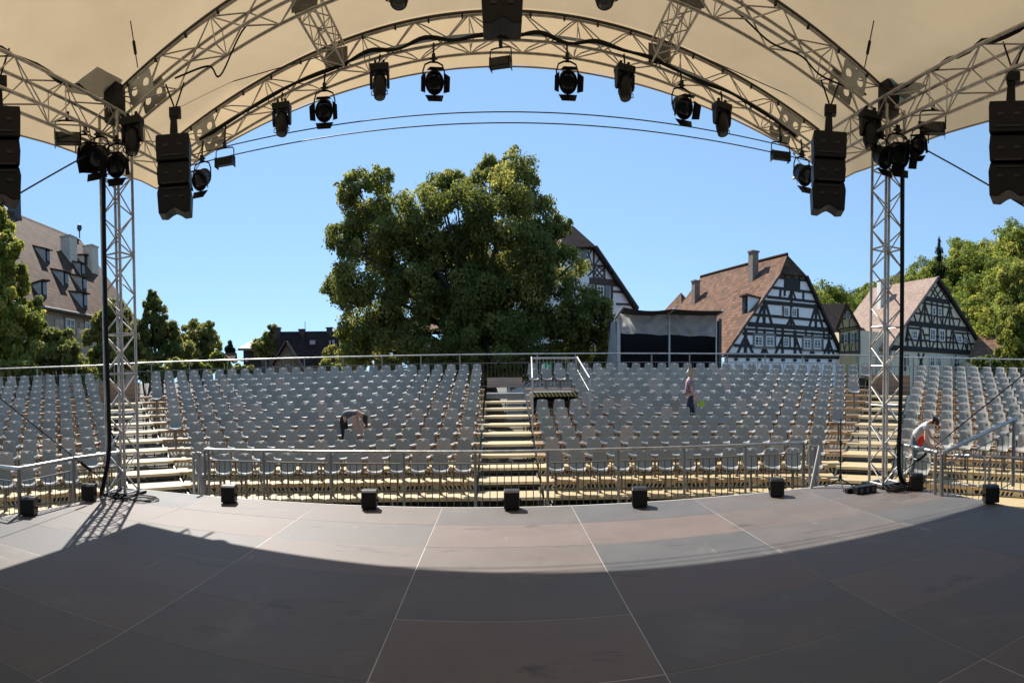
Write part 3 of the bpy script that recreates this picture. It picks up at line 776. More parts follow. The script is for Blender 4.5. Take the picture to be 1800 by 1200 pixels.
for n, (p, a, bn, r, idx, d) in enumerate(chairs[:300]):
    root_ref = {'left middle block': 'the middle stairs', 'right middle block': 'the middle stairs', 'left wing': 'the left stairs', 'right wing': 'the right stairs'}[bn]
    root = bpy.data.objects.new('shell_chair', None); root.empty_display_size = .1
    M = Matrix.Translation(p + Vector((rj.uniform(-.012, .012), rj.uniform(-.012, .012), 0))) @ Matrix.Rotation(-a + rj.gauss(0, .035), 4, 'Z')
    put(root, None, M)
    tag(root, 'grey plastic chair, %s from %s in row %s, %s' % (ORD[idx] if idx < len(ORD) else 'outermost', root_ref, ('one two three four five six seven eight nine ten eleven twelve'.split())[r - 1], bn), 'chair', 'grey shell chairs of the grandstand')
    for nm, me in (('shell', shell_me), ('seat_rail', frame_me), ('leg', leg_me), ('number_plate', plate_me)):
        o = bpy.data.objects.new(nm, me); COL.objects.link(o); o.parent = root
# chairs further back: one mass
def joined(name, parts, places, mats):
    V, Fc, MI, T = [], [], [], []; base = 0
    for (p, a, *_r) in places:
        ca, sa = math.cos(-a), math.sin(-a); t = rj.random()
        for mi, me in enumerate(parts):
            co = np.empty(len(me.vertices) * 3, 'f'); me.vertices.foreach_get('co', co); co = co.reshape(-1, 3)
            w = np.stack([co[:, 0] * ca - co[:, 1] * sa + p.x, co[:, 0] * sa + co[:, 1] * ca + p.y, co[:, 2] + p.z], 1)
            V.append(w); Fc += [tuple(base + i for i in f.vertices) for f in me.polygons]; MI += [mi] * len(me.polygons); T += [t] * len(co); base += len(co)
    me = bpy.data.meshes.new(name); me.from_pydata(np.concatenate(V).tolist(), [], Fc)
    for m in mats: me.materials.append(m)
    me.polygons.foreach_set('material_index', MI); me.polygons.foreach_set('use_smooth', [True] * len(MI))
    at_ = me.attributes.new('tint', 'FLOAT', 'POINT'); at_.data.foreach_set('value', T)
    me.set_sharp_from_angle(angle=R(40)); me.update()
    return me
me = joined('far_chairs', [shell_me, frame_me, leg_me, plate_me], far, [PLAST, frame_me.materials[0], leg_me.materials[0], PLATE])
o = bpy.data.objects.new('far_chairs', me); put(o); tag(o, 'rows of grey plastic chairs filling the upper tiers of the grandstand', 'chairs', kind='stuff')

# ================================================================ RAILINGS
def railing(name, label, top, zb, posts, bal=.115, subtop=.22, rr=.024, pr=.024, br=.0065, group='grandstand railings', cat='railing', balz=None):
    """top: polyline of the hand rail (world); zb(point) bottom height; posts: list of arc-length stations"""
    top = [Vector(p) for p in top]
    root = thing(name, label, cat, (top[0].x, top[0].y, zb(top[0])), group)
    m = MB(); m.tube(top, rr, 10); m.build('hand_rail', STEEL, root)
    seg = [(b - a).length for a, b in zip(top, top[1:])]; tot = sum(seg)
    def P(s):
        for (a, b, l) in zip(top, top[1:], seg):
            if s <= l or b is top[-1]: return a.lerp(b, min(1, max(0, s / l)))
            s -= l
    pts = [P(s) for s in posts]
    for p in pts: bar('post', (p.x, p.y, zb(p)), p - Vector((0, 0, .01)), pr, POSTM, root)
    for s0, s1 in zip(posts, posts[1:]):
        a, b = P(s0 + .05), P(s1 - .05)
        for zz in ('t', 'b'):
            f = (lambda p: Vector((p.x, p.y, p.z - subtop))) if zz == 't' else (lambda p: Vector((p.x, p.y, zb(p) + .06)))
            bar('frame_rail', f(a), f(b), br * 1.4, POSTM, root, 6)
        n = max(2, int((s1 - s0) / bal))
        for i in range(1, n):
            p = P(s0 + (s1 - s0) * i / n); bar('baluster', (p.x, p.y, zb(p) + .06), (p.x, p.y, p.z - subtop), br, BALU, root, 5)
    return root, tot
def stations(pts, xs):
    """arc-length stations on the polyline at given picture columns"""
    out = []
    for x in xs:
        s = 0; best = (1e9, 0)
        for a, b in zip(pts, pts[1:]):
            a, b = Vector(a), Vector(b)
            for i in range(41):
                q = a.lerp(b, i / 40); e = abs(px(q)[0] - x)
                if e < best[0]: best = (e, s + (b - a).length * i / 40)
            s += (b - a).length
        out.append(best[1])
    return out
tp = [(-5.35, 9.22, .60), (-4.2, 9.25, .61), (-1.7, 9.3, .625), (2.0, 9.3, .625), (4.6, 9.25, .61), (5.55, 9.2, .605)]
railing('front_railing', 'steel railing with thin upright bars along the front of the stage', tp, lambda p: -.42, stations(tp, [352, 366, 466, 582, 705, 831, 961, 1083, 1204, 1313, 1411, 1420]), .112, .16, br=.0085)
# rear railing around the top of the grandstand
rt = [arcp(LW, LW_R1 + PITCH * 12.05, a, zr(12) + 1.13) for a in (R(-76), R(-66), R(-56), R(-46))]
rt += [arcp(CC, RC1 + PITCH * 12.05, a, zr(12) + 1.19) for a in [R(-31 + 31 * i / 6) for i in range(7)]]
rt2 = [arcp(CC, RC1 + PITCH * 12.05, a, zr(12) + 1.19) for a in [R(31 * i / 6) for i in range(7)]]
rt2 += [arcp(RW, RW_R1 + PITCH * 12.05, a, zr(12) + 1.13) for a in (R(46), R(56), R(66), R(74))]
def rear(pts, label):
    Ls = sum((b - a).length for a, b in zip(pts, pts[1:])); n = int(Ls / 1.62)
    railing('rear_railing', label, pts, lambda p: zr(12) + .02, [Ls * i / n for i in range(n + 1)], .16, .30, .026, .03, .009)
rear(rt, 'steel railing along the top edge of the grandstand, left half'); rear(rt2, 'steel railing along the top edge of the grandstand, right half')
# left and right side railings beside the stage
tl = [atx(-60, 843, -8.1), atz(33, 824, .60), atz(129, 806, .60), atz(212, 795, .60)]
tl[0].z = .60
zst = lambda p: -.38
railing('side_railing', 'steel railing running up to the left tower beside the stage', tl, zst, [0, (tl[1] - tl[0]).length] + stations(tl, [129, 208]), .115, .17, .03, .033)
tr_ = [atz(1584, 781, .62), atz(1648, 795, .60)]
railing('side_railing', 'short steel railing right behind the right tower foot', tr_, zst, stations(tr_, [1586, 1645]), .115, .17, .03, .03)
ts = [atz(1656, 796, .60), at(1786, 735, 10.6)]
railing('ramp_railing', 'sloping steel railing climbing beside the right end of the tiers', ts, lambda p: p.z - 1.02, [0, (ts[1] - ts[0]).length * .97], .13, .17, .03, .035)
# crowd barriers with rounded corners at the right stage edge
def barrier(p, q, h, label):
    p, q = Vector(p), Vector(q); root = thing('crowd_barrier', label, 'barrier', p, 'crowd barriers at the right stage edge'); L = (q - p).length; d = (q - p).normalized(); up = Vector((0, 0, 1))
    m = MB(); c = .08; m.tube([p, p + up * (h - c), p + up * (h - .02) + d * .02, p + up * h + d * c, q + up * h - d * c, q + up * (h - .02) - d * .02, q + up * (h - c), q], .017, 8); m.build('frame', STEEL, root)
    bar('lower_rail', p + up * (h * .27), q + up * (h * .27), .014, STEEL, root)
    n = int(L / .125)
    for i in range(1, n): a = p + d * (L * i / n); bar('baluster', a + up * (h * .27), a + up * h, .007, STEEL, root, 5)
b0, b1, b2, b3 = at(1672, 868, 10.2), at(1731, 875, 9.6), at(1738, 878, 9.5), at(1840, 890, 8.9)
barrier(b0, b1, .58, 'small crowd barrier standing left of the other beside the right stage edge'); barrier(b2, b3, .60, 'crowd barrier cut by the right picture edge')
# end posts with sloping pipe at both ends of the front railing
for xs, sd, x2 in ((((340, 795), (348, 794), (352, 795)), 'left', (346, 800, 358, 869)), (((1432, 783), (1438, 782), (1424, 781)), 'right', (1441, 785, 1425, 862))):
    root = thing('railing_end_posts', 'cluster of upright posts and a sloping pipe at the %s end of the front railing' % sd, 'posts', atz(xs[0][0], 868, -.1))
    for x, y in xs: p = at(x, y, 10.75 if sd == 'left' else 10.8); bar('post', (p.x, p.y, -.5), p, .03, STEEL, root)
    a, b = at(x2[0], x2[1], 10.4), at(x2[2], x2[3], 10.1); bar('sloping_pipe', a, b, .03, mat('bright_pipe', (.26, .26, .26), .5, .7), root)
# vomitory: dark tunnel mouth below a little gallery with its own railing
vo = thing('gallery', 'railed gallery over a dark tunnel mouth with yellow and black striped lintel', 'gallery', (1.95, 19.5, zr(7)))
GYF, GYB, GX0, GX1, GZT = 19.6, 21.6, 1.16, 2.72, 1.13
block('gallery_deck', ((GX0 + GX1) / 2, (GYF + GYB) / 2, GZT - .03), (GX1 - GX0, GYB - GYF, .06), GREYSTEP, vo)
def hazard():
    m = mat('hazard_stripes', (.7, .6, .05), .5); nt = m.node_tree; N = nt.nodes; L = nt.links
    tc = N.new('ShaderNodeTexCoord'); sp = N.new('ShaderNodeSeparateXYZ'); L.new(tc.outputs['Object'], sp.inputs[0])
    m1 = N.new('ShaderNodeMath'); m1.operation = 'MULTIPLY_ADD'; m1.inputs[1].default_value = 7.5; L.new(sp.outputs[0], m1.inputs[0])
    m0 = N.new('ShaderNodeMath'); m0.operation = 'MULTIPLY'; m0.inputs[1].default_value = 6; L.new(sp.outputs[2], m0.inputs[0]); L.new(m0.outputs[0], m1.inputs[2])
    fr = N.new('ShaderNodeMath'); fr.operation = 'FRACT'; L.new(m1.outputs[0], fr.inputs[0])
    gt = N.new('ShaderNodeMath'); gt.operation = 'GREATER_THAN'; gt.inputs[1].default_value = .5; L.new(fr.outputs[0], gt.inputs[0])
    mx = N.new('ShaderNodeMix'); mx.data_type = 'RGBA'; L.new(gt.outputs[0], mx.inputs[0]); mx.inputs[6].default_value = (.012, .012, .012, 1); mx.inputs[7].default_value = (.34, .31, .09, 1)
    L.new(mx.outputs[2], N['Principled BSDF'].inputs['Base Color']); return m
hz = MB(); hz.box(((GX0 + GX1) / 2, GYF - .015, GZT - .045), (GX1 - GX0 + .02, .03, .13)); hz.build('striped_lintel', hazard(), vo)
DKG = mat('dark_grey_board', (.035, .036, .037), .7)
block('tunnel_wall', (GX0 + .02, (GYF + GYB) / 2, .45), (.04, GYB - GYF - .02, 1.24), DKG, vo); block('tunnel_wall', (GX1 - .02, (GYF + GYB) / 2, .45), (.04, GYB - GYF - .02, 1.24), DKG, vo); block('tunnel_back', ((GX0 + GX1) / 2, GYB - .05, .45), (GX1 - GX0 - .1, .04, 1.24), DARKM, vo)
for (p, q) in (((GX0, GYF), (GX1, GYF)),):
    a, b = Vector((*p, GZT + .98)), Vector((*q, GZT + .98)); bar('hand_rail', a, b, .024, STEEL, vo)
    bar('lower_rail', a - Vector((0, 0, .9)), b - Vector((0, 0, .9)), .012, STEEL, vo)
    for i in range(13): c = a.lerp(b, i / 12); bar('baluster', c - Vector((0, 0, .9)), c, .010 if 0 < i < 12 else .026, STEEL, vo, 6)
for X, sgn in ((GX0 - .02, -1), (GX1 + .02, 1)):
    a, b = Vector((X, GYF + .0, GZT + 1.0)), Vector((X + sgn * .10, GYF - 2.1, GZT + .42))
    bar('sloping_rail', a, b, .028, mat('bright_pipe', (.62, .63, .64)), vo); bar('sloping_rail', a - Vector((0, 0, .35)), b - Vector((0, 0, .35)), .014, STEEL, vo)
    bar('post', (b.x, b.y, zr(6)), b, .028, STEEL, vo)
    for i in range(1, 7): c = a.lerp(b, i / 7); bar('baluster', (c.x, c.y, c.z - .95), c, .009, STEEL, vo, 6)
# green emergency exit sign on the rear railing
es = thing('exit_sign', 'small green emergency exit sign with white running figure behind the gallery', 'sign', (1.93, 23.4, zr(12) + .45))
ec = at(961, 644, 23.2)
gr = MB(); gr.box(ec, (.42, .02, .20)); gr.build('sign_plate', mat('exit_green', (.02, .30, .12), .4), es)
wf = MB(); w_ = lambda x, z, sx, sz: wf.box((ec.x + x, ec.y - .013, ec.z + z), (sx, .006, sz))
w_(-.14, 0, .10, .15); w_(.02, .055, .03, .035); w_(.03, .01, .035, .06); w_(.055, -.04, .06, .018); w_(.0, -.045, .018, .05); w_(.07, .02, .05, .016); w_(.15, 0, .05, .02); w_(.165, 0, .02, .06)
tag(wf.build('running_figure', PLATE, es), kind='stuff')

# ================================================================ BUILDINGS
class Fac:
    """a vertical wall plane through the sight line (x, y) at distance d, turned ang degrees (right end further away)"""
    def __init__(s, x, y, d, ang):
        p = at(x, y, d); a = Vector((p.x, p.y, 0)).normalized(); r = Vector((a.y, -a.x, 0))
        s.o = Vector((p.x, p.y, 0)); s.g = (r * math.cos(R(ang)) + a * math.sin(R(ang))).normalized(); s.n = Vector((s.g.y, -s.g.x, 0))
        if s.n.dot(s.o) > 0: s.n = -s.n
    def pt(s, x, y, off=0.):
        r = ray(x, y); c = Vector((0, 0, CH)); k = ((s.o + s.n * off) - c).dot(s.n) / r.dot(s.n)
        return c + r * k
def zm(ox, oy, k): return lambda X, Y: (ox + X / k, oy + Y / k)
def tiles(name, c1, c2, c3, w=.18, h=.15):
    m = mat(name, c1, .8); nt = m.node_tree; N = nt.nodes; L = nt.links; b = N['Principled BSDF']; b.inputs['Specular IOR Level'].default_value = .04
    uv = N.new('ShaderNodeUVMap'); br = N.new('ShaderNodeTexBrick'); L.new(uv.outputs[0], br.inputs['Vector'])
    br.inputs['Scale'].default_value = 1; br.inputs['Brick Width'].default_value = w; br.inputs['Row Height'].default_value = h; br.inputs['Mortar Size'].default_value = .013; br.inputs['Bias'].default_value = .0; br.inputs['Mortar Smooth'].default_value = .3
    br.inputs['Color1'].default_value = (*c1, 1); br.inputs['Color2'].default_value = (*c2, 1); br.inputs['Mortar'].default_value = (*(x * .25 for x in c1), 1)
    no = N.new('ShaderNodeTexNoise'); no.inputs['Scale'].default_value = .9; no.inputs['Detail'].default_value = 6; L.new(uv.outputs[0], no.inputs['Vector'])
    cr = N.new('ShaderNodeValToRGB'); cr.color_ramp.elements[0].position = .45; cr.color_ramp.elements[1].position = .7; L.new(no.outputs[0], cr.inputs[0])
    mx = N.new('ShaderNodeMix'); mx.data_type = 'RGBA'; L.new(cr.outputs[0], mx.inputs[0]); L.new(br.outputs['Color'], mx.inputs[6]); mx.inputs[7].default_value = (*c3, 1)
    m2 = N.new('ShaderNodeMath'); m2.operation = 'MULTIPLY'; m2.inputs[1].default_value = .45; L.new(cr.outputs[0], m2.inputs[0]); L.new(m2.outputs[0], mx.inputs[0])
    L.new(mx.outputs[2], b.inputs['Base Color'])
    sp = N.new('ShaderNodeSeparateXYZ'); L.new(uv.outputs[0], sp.inputs[0]); dv = N.new('ShaderNodeMath'); dv.operation = 'DIVIDE'; dv.inputs[1].default_value = h; L.new(sp.outputs[1], dv.inputs[0])
    fr = N.new('ShaderNodeMath'); fr.operation = 'FRACT'; L.new(dv.outputs[0], fr.inputs[0]); sb = N.new('ShaderNodeMath'); sb.operation = 'SUBTRACT'; sb.inputs[0].default_value = 1; L.new(fr.outputs[0], sb.inputs[1])
    ad = N.new('ShaderNodeMath'); ad.operation = 'MULTIPLY_ADD'; L.new(no.outputs[0], ad.inputs[0]); ad.inputs[1].default_value = .8; L.new(sb.outputs[0], ad.inputs[2])
    bp = N.new('ShaderNodeBump'); bp.inputs['Strength'].default_value = .9; bp.inputs['Distance'].default_value = .06; L.new(ad.outputs[0], bp.inputs['Height']); L.new(bp.outputs[0], b.inputs['Normal'])
    return m
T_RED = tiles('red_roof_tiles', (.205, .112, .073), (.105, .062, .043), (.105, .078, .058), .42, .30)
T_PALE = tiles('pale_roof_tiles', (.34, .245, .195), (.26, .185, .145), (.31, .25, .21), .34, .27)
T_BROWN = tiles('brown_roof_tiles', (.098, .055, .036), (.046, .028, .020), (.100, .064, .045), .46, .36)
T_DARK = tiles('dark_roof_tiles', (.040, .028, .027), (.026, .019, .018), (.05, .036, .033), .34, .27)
PLAW = mat('white_lime_plaster', (.84, .83, .82), .85, hue=(.76, .75, .73), scale=1.2, bump=.15, bscale=20)
PLAC = mat('cream_lime_plaster', (.70, .63, .46), .85, hue=(.62, .555, .41), scale=1.2, bump=.15, bscale=20)
PLAY = mat('yellow_lime_plaster', (.55, .41, .20), .85, hue=(.48, .35, .17), scale=1.2)
OAK = mat('black_oak_timber', (.014, .013, .012), .75, hue=(.026, .023, .021), scale=6, stretch=(8, 8, 1))
OAKB = mat('brown_oak_timber', (.05, .036, .028), .75, hue=(.07, .05, .04), scale=6)
SANDST = mat('grey_sandstone', (.36, .30, .235), .9, hue=(.27, .225, .175), scale=1.1, bump=.5, bscale=5)
GLASS = mat('dark_window_glass', (.03, .035, .04), .08, spec=.7)
FRAMEW = mat('white_window_frame', (.66, .65, .61), .5); FRAMEG = mat('grey_window_surround', (.17, .16, .155), .6)
def slab(name, pts, th, m, parent):
    """a roof plane with thickness and metre UVs; pts: eave left, eave right, ridge right, ridge left"""
    P = [Vector(p) for p in pts]; u = (P[1] - P[0]).normalized(); n = u.cross(P[-1] - P[0]).normalized()
    if n.z < 0: n = -n
    v = n.cross(u)
    if v.z < 0: v = -v
    b = MB(); b.prism(P, n * -th); me = b.mesh(name, m)
    uvl = me.uv_layers.new(name='UVMap'); co = [Vector(w.co) - P[0] for w in me.vertices]
    for lp in me.loops: uvl.data[lp.index].uv = (co[lp.vertex_index].dot(u) + 40, co[lp.vertex_index].dot(v) + 40)
    o = bpy.data.objects.new(name, me); put(o, parent, Matrix())
    if parent is not None: KIDS.setdefault(parent.name, []).append(o)
    return o
def window(fac, f, X0_, Y0_, X1_, Y1_, parent, nx_=2, ny_=3, sur=None, off=.05):
    (x0, y0), (x1, y1) = f(X0_, Y0_), f(X1_, Y1_)
    a, b = fac.pt(x0, (y0 + y1) / 2, off), fac.pt(x1, (y0 + y1) / 2, off); xm = (x0 + x1) / 2
    zt, zb = fac.pt(xm, y0, off).z, fac.pt(xm, y1, off).z
    w = (b - a).length; h = zt - zb; c = (a + b) / 2; c.z = (zt + zb) / 2; up = Vector((0, 0, 1)); ax = (fac.g, fac.n, up)
    t = min(.09, w * .13); m = MB()
    for s in (-1, 1):
        m.box(c + fac.g * (s * (w - t) / 2), (t, .08, h), ax=ax); m.box(c + up * (s * (h - t) / 2), (w - 2 * t, .08, t), ax=ax)
    for i in range(1, nx_): m.box(c + fac.g * (w * (i / nx_ - .5)), (t * .62, .07, h - 2 * t), ax=ax)
    for i in range(1, ny_): m.box(c + up * (h * (i / ny_ - .5)), (w - 2 * t, .06, t * .42), ax=ax)
    o = m.build('window', FRAMEW, parent)
    g_ = MB(); g_.box(c - fac.n * .03, (w - t, .02, h - t), ax=ax); g_.build('pane', GLASS, o)
    if sur:
        s_ = MB()
        for q in (-1, 1): s_.box(c + fac.g * (q * (w / 2 + .07)) - fac.n * .01, (.14, .07, h + .28), ax=ax); s_.box(c + up * (q * (h / 2 + .07)) - fac.n * .01, (w, .07, .14), ax=ax)
        s_.build('surround', sur, o)
    return o
def wall(name, fac, poly, m, parent, th=.3, off=0.):
    b = MB(); b.prism([fac.pt(x, y, off) for x, y in poly], fac.n * -th); return b.build(name, m, parent)
TS = .82
def timbers(fac, f, segs, w, parent, m=OAK, off=.0, t=.12):
    for s in segs:
        x0, y0, x1, y1 = s[:4]; ww = (s[4] if len(s) > 4 else w) * TS
        beam('timber', fac.pt(*f(x0, y0), off), fac.pt(*f(x1, y1), off), ww, t + .004 * (hash((x0, y0, x1)) % 5), fac.n, m, parent)
def chimney(name, p, w, d, h, m, parent, ax=None):
    b = MB(); up = Vector((0, 0, 1)); A = ax or (Vector((1, 0, 0)), Vector((0, 1, 0)), up)
    b.box(p + up * (h / 2), (w, d, h), ax=A); b.box(p + up * (h - .02), (w + .14, d + .14, .10), ax=A); b.box(p + up * .1, (w + .1, d + .1, .25), ax=A); return b.build(name, m, parent)
def dist_along(p, n, x):
    """how far along n from p until the sight line column x is met"""
    th = (x - XV) / F; s, c = math.sin(th), math.cos(th)
    return (p.y * s - p.x * c) / (n.x * c - n.y * s)

# ---- the big black and white half-timbered house
f5 = zm(1190, 430, 5.216); A5 = Fac(1275, 628, 40, 34)
h5 = thing('half_timbered_house', 'white half-timbered house with black beams, red tiled roof and two chimneys', 'house', A5.pt(1380, 660))
zb5 = GZ
gab = [f5(950, 262), f5(1190, 290), f5(1525, 1022), f5(430, 1015)]
wall('gable_wall', A5, gab, PLAW, h5)
lo = [A5.pt(*f5(455, 1030)), A5.pt(*f5(1520, 1030))]
b = MB(); P = [lo[0], lo[1], Vector((lo[1].x, lo[1].y, GZ)), Vector((lo[0].x, lo[0].y, GZ))]; b.prism(P, A5.n * -.28); b.build('ground_floor_wall', PLAW, h5)
H5 = [(935, 300, 1200, 330), (875, 392, 1235, 437), (825, 478, 1272, 525), (800, 525, 1290, 570, .30), (700, 640, 1360, 700), (648, 728, 1395, 782, .34), (622, 772, 1400, 826, .16), (600, 812, 1420, 858), (520, 922, 1480, 976), (450, 1012, 1522, 1030, .34),
      (990, 270, 985, 470), (1053, 280, 1043, 745, .24), (1120, 285, 1118, 437), (948, 405, 943, 480), (1157, 437, 1155, 510), (797, 505, 797, 730, .32), (972, 565, 975, 665), (1104, 585, 1106, 680), (1274, 545, 1270, 775, .30),
      (815, 545, 870, 738, .24), (780, 560, 728, 722, .24), (1262, 585, 1208, 765, .22), (1284, 585, 1336, 770, .24), (1045, 670, 1000, 750, .2), (1045, 670, 1082, 752, .2), (1048, 425, 1022, 492, .16), (1060, 425, 1086, 496, .16),
      (628, 765, 625, 1015, .32), (800, 770, 800, 1015), (968, 765, 965, 1025, .28), (1080, 785, 1080, 1030, .30), (1240, 800, 1238, 1025), (1392, 800, 1388, 1030, .30),
      (632, 860, 702, 1012, .22), (615, 860, 550, 1005, .22), (798, 925, 768, 1012, .18), (802, 925, 832, 1012, .18), (965, 850, 893, 1016, .22), (1085, 850, 1148, 1028, .22), (1238, 955, 1212, 1026, .16), (1242, 955, 1260, 1026, .16), (1392, 880, 1338, 1030, .22), (1392, 880, 1442, 1030, .22),
      (728, 735, 728, 812), (900, 745, 900, 825), (730, 822, 730, 925, .14), (1150, 860, 1150, 965, .14), (1335, 870, 1335, 965, .14), (900, 835, 900, 945, .14), (1035, 850, 1035, 940, .12), (1345, 790, 1345, 860, .2), (1180, 770, 1180, 850, .16),
      (950, 262, 430, 1016, .26), (1190, 288, 1526, 1022, .30)]
timbers(A5, f5, H5, .20, h5)
for (a, b_, c, d, nx_, ny_, sur) in ((712, 835, 785, 930, 2, 3, FRAMEG), (815, 838, 888, 932, 2, 3, FRAMEG), (975, 848, 1022, 935, 2, 3, None), (1160, 860, 1228, 955, 2, 3, FRAMEG), (1252, 862, 1320, 957, 2, 3, FRAMEG), (978, 575, 1022, 657, 2, 3, None), (1050, 582, 1097, 662, 2, 3, None)): window(A5, f5, a, b_, c, d, h5, nx_, ny_, sur)
for (a, b_, c, d) in ((993, 300, 1050, 415), (1058, 312, 1116, 432)):
    wall('loft_shutter', A5, [f5(a, b_), f5(c, b_ + 8), f5(c, d), f5(a, d - 8)], OAK, h5, .05, .07)
for i in range(9):
    x = 545 + i * 108; wall('beam_end', A5, [f5(x - 14, 1038 + i * 1.5), f5(x + 14, 1038 + i * 1.5), f5(x + 14, 1062 + i * 1.5), f5(x - 14, 1062 + i * 1.5)], OAK, h5, .1, .08)
# roof: left plane from the gable verge back along the ridge, hipped top, right plane
apx = A5.pt(*f5(1012, 92), -.9); el = A5.pt(*f5(425, 1018), .25); er = A5.pt(*f5(1530, 1024), .25)
apx.z = apx.z; nb = -A5.n
Lr = dist_along(apx, nb, f5(215, 0)[0]); Lr = max(8, min(Lr, 30))
hl, hr = A5.pt(*f5(948, 262), .25), A5.pt(*f5(1195, 290), .25)
def lerp3(a, b, t): return a + (b - a) * t
rback = apx + nb * Lr
lm = MB()
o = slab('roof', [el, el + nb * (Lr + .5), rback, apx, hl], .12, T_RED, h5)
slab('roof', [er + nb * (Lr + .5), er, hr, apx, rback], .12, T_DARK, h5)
slab('hip', [hl, hr, apx + nb * .02], .18, T_BROWN, h5)
rt_ = MB(); rt_.tube([apx + Vector((0, 0, .03)), rback + Vector((0, 0, .03))], .12, 8); rt_.build('ridge_tiles', T_BROWN, h5)
def on_slab(P0, P1, P2, x, y):
    n = (P1 - P0).cross(P2 - P0).normalized(); r = ray(x, y); c = Vector((0, 0, CH)); return c + r * ((P0 - c).dot(n) / r.dot(n))
for (X, Yb, Yt, wd, sh) in ((700, 320, 80, .95, None), (172, 530, 348, .9, None)):
    p = on_slab(el, el + nb * 5, apx, *f5(X, Yb - 15)); hgt = (Yb - Yt) / 5.216 / 1223 * math.hypot(p.x, p.y) + .3
    chimney('chimney', p - Vector((0, 0, .5)), wd * .62, wd * .62, hgt + .2, mat('grey_brown_chimney', (.20, .155, .125), .85, var=.25, scale=3), h5, (A5.g, A5.n, Vector((0, 0, 1))))
# shed dormer on the left roof plane
def dormer(P, corner_b, corner_t, tip, m_roof, m_cheek, parent, f, frame=True):
    """P = three points of the roof plane; lower front corners and the tip where the dormer roof dies into the slope"""
    a = on_slab(*P, *f(*corner_b[0])); b_ = on_slab(*P, *f(*corner_b[1])); t = on_slab(*P, *f(*tip))
    up = Vector((0, 0, 1)); hh = corner_t; w = (b_ - a); a2, b2 = a + up * hh, b_ + up * hh; t2 = t + w
    d_ = MB(); d_.quad(a, b_, b2, a2); o = d_.build('dormer', OAK, parent)
    out = w.cross(up).normalized(); 
    if out.dot(a) > 0: out = -out
    g_ = MB(); q0, q1 = a.lerp(b_, .2), a.lerp(b_, .8); g_.prism([q0 + up * hh * .2 + out * .03, q1 + up * hh * .2 + out * .03, q1 + up * hh * .85 + out * .03, q0 + up * hh * .85 + out * .03], out * .04); g_.build('pane', GLASS, o)
    for q3 in ((b_, b2, t2), (a, a2, t)):
        c_ = MB(); c_.quad(*q3); c_.build('cheek', m_cheek, o)
    ov = out * .25
    slab('dormer_roof', [a2 + ov - w * .12, b2 + ov + w * .12, t2 + w * .12, t - w * .12], .10, m_roof, o)
dormer((el, el + nb * 5, apx), ((597, 640), (648, 625)), 1.15, (720, 500), T_RED, PLAW, h5, f5)

# ---- cream half-timbered house further right
f7 = zm(1440, 470, 1800 / 340); A7 = Fac(1565, 610, 48, 39)
h7 = thing('half_timbered_house', 'cream half-timbered house with pale tiled roof in front of the wooded hill', 'house', A7.pt(1650, 655))
wall('gable_wall', A7, [f7(1103, 95), f7(1540, 800), f7(650, 740)], PLAC, h7)
lo = [A7.pt(*f7(675, 760), -.02), A7.pt(*f7(1520, 815), -.02)]; b = MB(); b.prism([lo[0], lo[1], Vector((lo[1].x, lo[1].y, GZ)), Vector((lo[0].x, lo[0].y, GZ))], A7.n * -.28); b.build('ground_floor_wall', PLAC, h7)
H7 = [(968, 285, 1215, 325, .42), (815, 515, 1395, 578, .44), (660, 745, 1545, 802, .46), (940, 325, 1235, 378), (870, 420, 1310, 482), (800, 668, 1480, 715), (815, 560, 950, 572), (965, 625, 1040, 630), (1260, 605, 1400, 618), (1075, 640, 1240, 655),
      (1103, 95, 650, 742, .34), (1103, 95, 1560, 806, .46), (1085, 130, 1190, 300, .12), (1055, 170, 1130, 300, .12), (1040, 200, 1085, 280, .12), (1120, 130, 1035, 270, .12), (1150, 185, 1075, 285, .12), (1175, 220, 1125, 295, .12),
      (982, 300, 980, 515, .22), (1045, 315, 1045, 520, .16), (1095, 320, 1098, 525, .18), (1148, 330, 1148, 530, .16), (1210, 340, 1212, 545, .20), (975, 345, 930, 505), (985, 345, 1035, 520), (1208, 370, 1165, 535), (1215, 370, 1258, 550), (1075, 450, 1055, 520, .12), (1120, 455, 1140, 525, .12), (875, 425, 900, 500, .14), (1310, 490, 1290, 555, .14), (915, 360, 945, 420, .12),
      (822, 520, 820, 740, .22), (942, 540, 945, 755, .26), (1025, 555, 1028, 768, .18), (1098, 560, 1098, 770, .22), (1180, 570, 1182, 780, .18), (1245, 580, 1248, 785, .24), (1330, 610, 1378, 790, .18), (1378, 600, 1378, 790, .18), (822, 575, 885, 750), (818, 575, 800, 690), (945, 580, 900, 750, .2), (960, 575, 1010, 765), (1070, 690, 1040, 768), (1130, 700, 1160, 775), (1230, 590, 1205, 780), (1255, 620, 1300, 785), (1365, 640, 1320, 785), (1385, 640, 1425, 795), (1470, 720, 1445, 790, .14),
      (800, 820, 800, 960, .2), (920, 800, 975, 960, .18), (975, 800, 915, 960, .18), (1510, 815, 1512, 960, .24), (1270, 815, 1270, 960, .16), (1430, 815, 1430, 960, .16)]
timbers(A7, f7, H7, .16, h7)
for (a, b_, c, d) in ((1048, 368, 1082, 442), (1105, 375, 1140, 450), (868, 585, 912, 668), (1030, 570, 1080, 680), (1118, 580, 1168, 688), (1288, 632, 1325, 700), (1350, 640, 1375, 705), (1030, 815, 1075, 920), (1095, 815, 1135, 920), (805, 800, 840, 930), (1250, 830, 1310, 940), (1350, 830, 1410, 940)): window(A7, f7, a, b_, c, d, h7, 2, 2)
ap = A7.pt(*f7(1103, 85), .3); el = A7.pt(*f7(640, 752), .3); er = A7.pt(*f7(1570, 812), .3); nb = -A7.n; L7 = max(7, min(20, dist_along(ap, nb, f7(480, 0)[0])))
